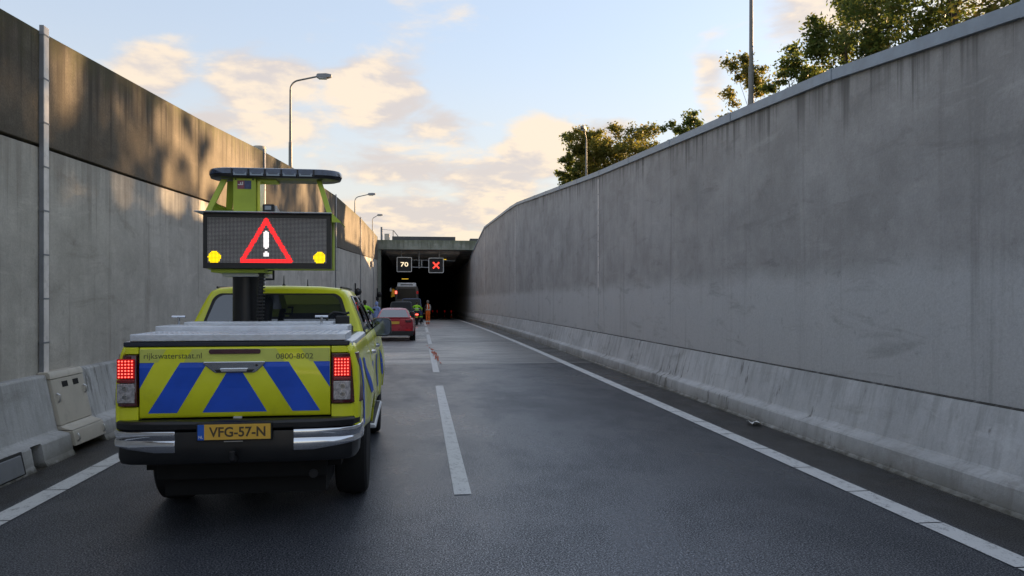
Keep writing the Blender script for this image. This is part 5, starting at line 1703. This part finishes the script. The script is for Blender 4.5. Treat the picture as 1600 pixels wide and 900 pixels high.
def person(label, loc, rotz, J, mats, hair='hair', long_hair=False, face=True, group=None):
    """One skinned body from joint positions; mats(part, point) -> material slot. J: hips, neck, head, l/r shoulder, elbow, wrist, hip, knee, ankle, toe."""
    t = thing('person', label, 'person', loc, rotz, group)
    V, E, Rr, tagp = [], [], [], []

    def v(p, r, part):
        V.append(Vector(p)); Rr.append(r); tagp.append(part)
        return len(V) - 1

    def ln(a, b):
        E.append((a, b))
        return b
    hp = v(J['hips'], (.155, .12), 'hips')
    ch = Vector(J['neck']) - Vector(J['hips'])
    w1 = ln(hp, v(Vector(J['hips']) + ch * .33, (.145, .105), 'torso'))
    w2 = ln(w1, v(Vector(J['hips']) + ch * .68, (.165, .115), 'torso'))
    w3 = ln(w2, v(Vector(J['hips']) + ch * .92, (.12, .09), 'torso'))
    nk = ln(w3, v(Vector(J['neck']) + Vector((0, 0, .03)), (.058, .058), 'neck'))
    hd_ = Vector(J['head'])
    h1 = ln(nk, v(hd_ + Vector((0, .005, -.075)), (.066, .075), 'head'))
    h2 = ln(h1, v(hd_ + Vector((0, 0, .01)), (.078, .095), 'head'))
    h3 = ln(h2, v(hd_ + Vector((0, -.01, .085)), (.06, .075), 'head'))
    for s, k in ((1, 'r'), (-1, 'l')):
        sh = ln(w3, v(J[k + 'shoulder'], (.078, .078), 'sleeve'))
        el = ln(sh, v(J[k + 'elbow'], (.055, .055), 'sleeve'))
        wr = ln(el, v(J[k + 'wrist'], (.038, .036), 'cuff'))
        d = (Vector(J[k + 'wrist']) - Vector(J[k + 'elbow'])).normalized()
        palm = ln(wr, v(Vector(J[k + 'wrist']) + d * .07, (.040, .018), 'hand'))
        side = d.cross(Vector((0, 1, 0.2))).normalized()
        for f, (off, ln_) in enumerate(((-.028, .062), (-.009, .075), (.010, .070), (.028, .055))):
            base = Vector(J[k + 'wrist']) + d * .095 + side * off
            f1 = ln(palm, v(base, (.010, .010), 'hand'))
            f2 = ln(f1, v(base + d * ln_ * .55 + Vector((0, .012, 0)), (.009, .009), 'hand'))
            ln(f2, v(base + d * ln_ + Vector((0, .030, 0)), (.0075, .0075), 'hand'))
        tb = ln(palm, v(Vector(J[k + 'wrist']) + d * .05 - side * .045 + Vector((0, .012, 0)), (.011, .011), 'hand'))
        ln(tb, v(Vector(J[k + 'wrist']) + d * .095 - side * .06 + Vector((0, .02, 0)), (.009, .009), 'hand'))
        lh = ln(hp, v(J[k + 'hip'], (.105, .11), 'leg'))
        kn = ln(lh, v(J[k + 'knee'], (.072, .075), 'leg'))
        kmid = Vector(J[k + 'knee']).lerp(Vector(J[k + 'ankle']), .35)
        cf = ln(kn, v(kmid, (.066, .07), 'leg'))
        an = ln(cf, v(J[k + 'ankle'], (.052, .055), 'shin'))
        ln(an, v(J[k + 'toe'], (.045, .035), 'foot'))
    me = bpy.data.meshes.new('body_mesh')
    me.from_pydata([tuple(p) for p in V], E, [])
    o = bpy.data.objects.new('body_source', me)
    COL.objects.link(o)
    sk = o.modifiers.new('skin', 'SKIN')
    sk.use_smooth_shade = True
    for i, sv in enumerate(me.skin_vertices[0].data):
        sv.radius = Rr[i]
        sv.use_root = (i == 0)
    sb = o.modifiers.new('sub', 'SUBSURF'); sb.levels = 1; sb.render_levels = 1
    bpy.context.view_layer.update()
    me2 = bpy.data.meshes.new_from_object(o.evaluated_get(bpy.context.evaluated_depsgraph_get()))
    bpy.data.objects.remove(o)
    me2.name = 'body'
    names = sorted(set(mats.values()))
    me2.materials.clear()
    for n_ in names:
        me2.materials.append(M[n_])
    for p in me2.polygons:
        c = p.center
        best, bp = 9, None
        for (a, b_) in E:
            A, B = V[a], V[b_]
            d = B - A
            u = max(0, min(1, (c - A).dot(d) / max(1e-9, d.dot(d))))
            dist = (A + d * u - c).length / max(Rr[b_])
            if dist < best:
                best = dist
                bp = tagp[b_] if u > .35 or tagp[a] in ('hips',) else tagp[a]
        p.material_index = names.index(mats.get(bp, list(mats.values())[0]))
        p.use_smooth = True
    ob = bpy.data.objects.new('body', me2)
    COL.objects.link(ob)
    ob.parent = t
    # hair, ears, nose, eyes, mouth
    m = MB()
    rings = []
    for k in range(6):
        a = R_(-8 + k * 19)
        r = .099 * math.cos(a) if k < 5 else .012
        zz = hd_.z + .03 + .105 * math.sin(a)
        rings.append([(hd_.x + r * .90 * math.cos(q), hd_.y - .014 + r * 1.10 * math.sin(q), zz - (.05 if math.sin(q) < -.2 and k == 0 else 0) + (.03 if math.sin(q) > .5 and k == 0 else 0)) for q in [2 * math.pi * j / 16 for j in range(16)]])
    m.loft(rings).build('hair', M[hair], t)
    if long_hair:
        MB().loft([[(hd_.x + dx * w_, hd_.y - .10 + dy, z) for dx, dy in ((-.07, 0), (.07, 0), (.06, .05), (-.06, .05))] for z, w_ in ((hd_.z + .02, 1), (hd_.z - .1, .8), (hd_.z - .2, .3))]).build('ponytail', M[hair], t)
    for s in (1, -1):
        MB().loft([[(hd_.x + s * (.076 + e), hd_.y + y, hd_.z + z) for y, z in ((-.02, -.03), (.008, -.025), (.012, .015), (-.018, .025))] for e in (0, .014)]).build('ear', M['skin'], t)
        MB().lathe([(-.008, .004), (0, .012), (.006, .003)], (hd_.x + s * .030, hd_.y + .082, hd_.z + .008), 'y', 8).build('eye', M['black'], t)
    MB().hexa([(hd_.x - .014, hd_.y + .08, hd_.z - .03), (hd_.x + .014, hd_.y + .08, hd_.z - .03), (hd_.x + .008, hd_.y + .108, hd_.z - .028), (hd_.x - .008, hd_.y + .108, hd_.z - .028), (hd_.x - .008, hd_.y + .075, hd_.z + .01), (hd_.x + .008, hd_.y + .075, hd_.z + .01), (hd_.x + .004, hd_.y + .085, hd_.z + .01), (hd_.x - .004, hd_.y + .085, hd_.z + .01)]).build('nose', M['skin'], t)
    MB().box((hd_.x - .024, hd_.y + .070, hd_.z - .058), (hd_.x + .024, hd_.y + .084, hd_.z - .050)).build('mouth', M['maroon'], t)
    return t


def band(parent, c, rx, ry, z0, z1, mat, name='reflective_band', tilt=0.0, n=18):
    rows = []
    for z in (z0, z1):
        rows.append([(c[0] + rx * math.cos(a), c[1] + ry * math.sin(a) + tilt * (z - z0), z) for a in [2 * math.pi * k / n for k in range(n + 1)]])
    return MB().grid(rows).build(name, M[mat], parent, solid=.006)


STAND = dict(hips=(0, 0, .98), neck=(0, .01, 1.48), head=(0, .03, 1.655), rshoulder=(.185, 0, 1.42), relbow=(.25, -.03, 1.14), rwrist=(.25, .07, .90), lshoulder=(-.185, 0, 1.42), lelbow=(-.25, -.03, 1.14), lwrist=(-.25, .07, .90),
             rhip=(.09, 0, .90), rknee=(.10, .02, .50), rankle=(.11, -.02, .10), rtoe=(.12, .14, .045), lhip=(-.09, 0, .90), lknee=(-.10, .02, .50), lankle=(-.11, -.02, .10), ltoe=(-.12, .14, .045))
RIDE = dict(STAND)
RIDE.update(hips=(0, 0, .96), neck=(0, .14, 1.46), head=(0, .19, 1.64), rshoulder=(.19, .13, 1.40), lshoulder=(-.19, .13, 1.40), relbow=(.38, .30, 1.20), lelbow=(-.38, .30, 1.20), rwrist=(.38, .60, 1.12), lwrist=(-.38, .60, 1.12),
            rhip=(.11, .03, .90), lhip=(-.11, .03, .90), rknee=(.27, .38, .62), lknee=(-.27, .38, .62), rankle=(.30, .20, .13), lankle=(-.30, .20, .13), rtoe=(.31, .36, .05), ltoe=(-.31, .36, .05))
POL = dict(hips='navy', torso='hivis', neck='skin', head='skin', sleeve='hivis', cuff='hivis', hand='skin', leg='navy', shin='navy', foot='black')
for (bx_, by_, lab_b, lab_p, lh_) in ((-0.27, 57.6, 'dark police motorcycle with a lit red tail lamp beside the lane line', 'officer in lime hi-vis jacket astride the motorcycle beside the lane line', False),
                                      (-2.72, 38.0, 'dark police motorcycle between the yellow pickup and the red saloon, by the left wall', 'dark-haired officer in lime hi-vis jacket seen past the pickup\'s cab by the left wall', True)):
    motorcycle((bx_, by_, zr(by_)), 0, lab_b)
    p = person(lab_p, (bx_, by_ + .20, zr(by_)), 0, RIDE, POL, long_hair=lh_, group='police motorcyclists in lime jackets')
    band(p, (0, .055, 0), .205, .155, 1.04, 1.10, 'reflex', tilt=.2)
    band(p, (0, .09, 0), .215, .165, 1.20, 1.25, 'reflex', tilt=.2)
# road worker in orange
WK = dict(hips='hivis_orange', torso='hivis_orange', neck='skin', head='skin', sleeve='navy', cuff='navy', hand='skin', leg='hivis_orange', shin='hivis_orange', foot='hivis_orange')
J = dict(STAND); J.update(rankle=(.075, -.01, .10), lankle=(-.07, 0, .10), rtoe=(.09, .13, .045), ltoe=(-.08, .14, .045), relbow=(.27, -.02, 1.16), rwrist=(.24, .12, .95))
wkr = person('road worker standing in orange hi-vis vest and trousers with white stripes', (0.56, 58.6, zr(58.6)), R_(25), J, WK, hair='hair_grey')
wkr.scale = (1.04,) * 3
band(wkr, (0, .004, 0), .195, .150, 1.06, 1.13, 'reflex')
for s in (1, -1):
    MB().loft([[(s * x + dx, y, z) for dx, y in ((-.03, yy - .006), (.03, yy - .006), (.03, yy), (-.03, yy))] for x, yy, z in ((.10, -.135, 1.10), (.11, -.145, 1.25), (.10, -.128, 1.38), (.09, -.05, 1.49))]).build('vest_stripe', M['reflex'], wkr)
    MB().loft([[(s * x + dx, y, z) for dx, y in ((-.03, yy), (.03, yy), (.03, yy + .006), (-.03, yy + .006))] for x, yy, z in ((.10, .135, 1.10), (.11, .145, 1.25), (.10, .128, 1.38), (.09, .06, 1.49))]).build('vest_stripe', M['reflex'], wkr)
    band(wkr, (s * .082, -.005, 0), .085, .09, .20, .29, 'reflex')
# bystander in pale blue
BY = dict(hips='pale_blue', torso='pale_blue', neck='skin', head='pale_blue', sleeve='pale_blue', cuff='pale_blue', hand='skin', leg='grey_trousers', shin='grey_trousers', foot='black')
bys = person('bystander in a pale blue hooded raincoat standing left of the red saloon', (-2.30, 41.0, zr(41.0)), R_(-30), STAND, BY, hair='pale_blue')
bys.scale = (.95,) * 3
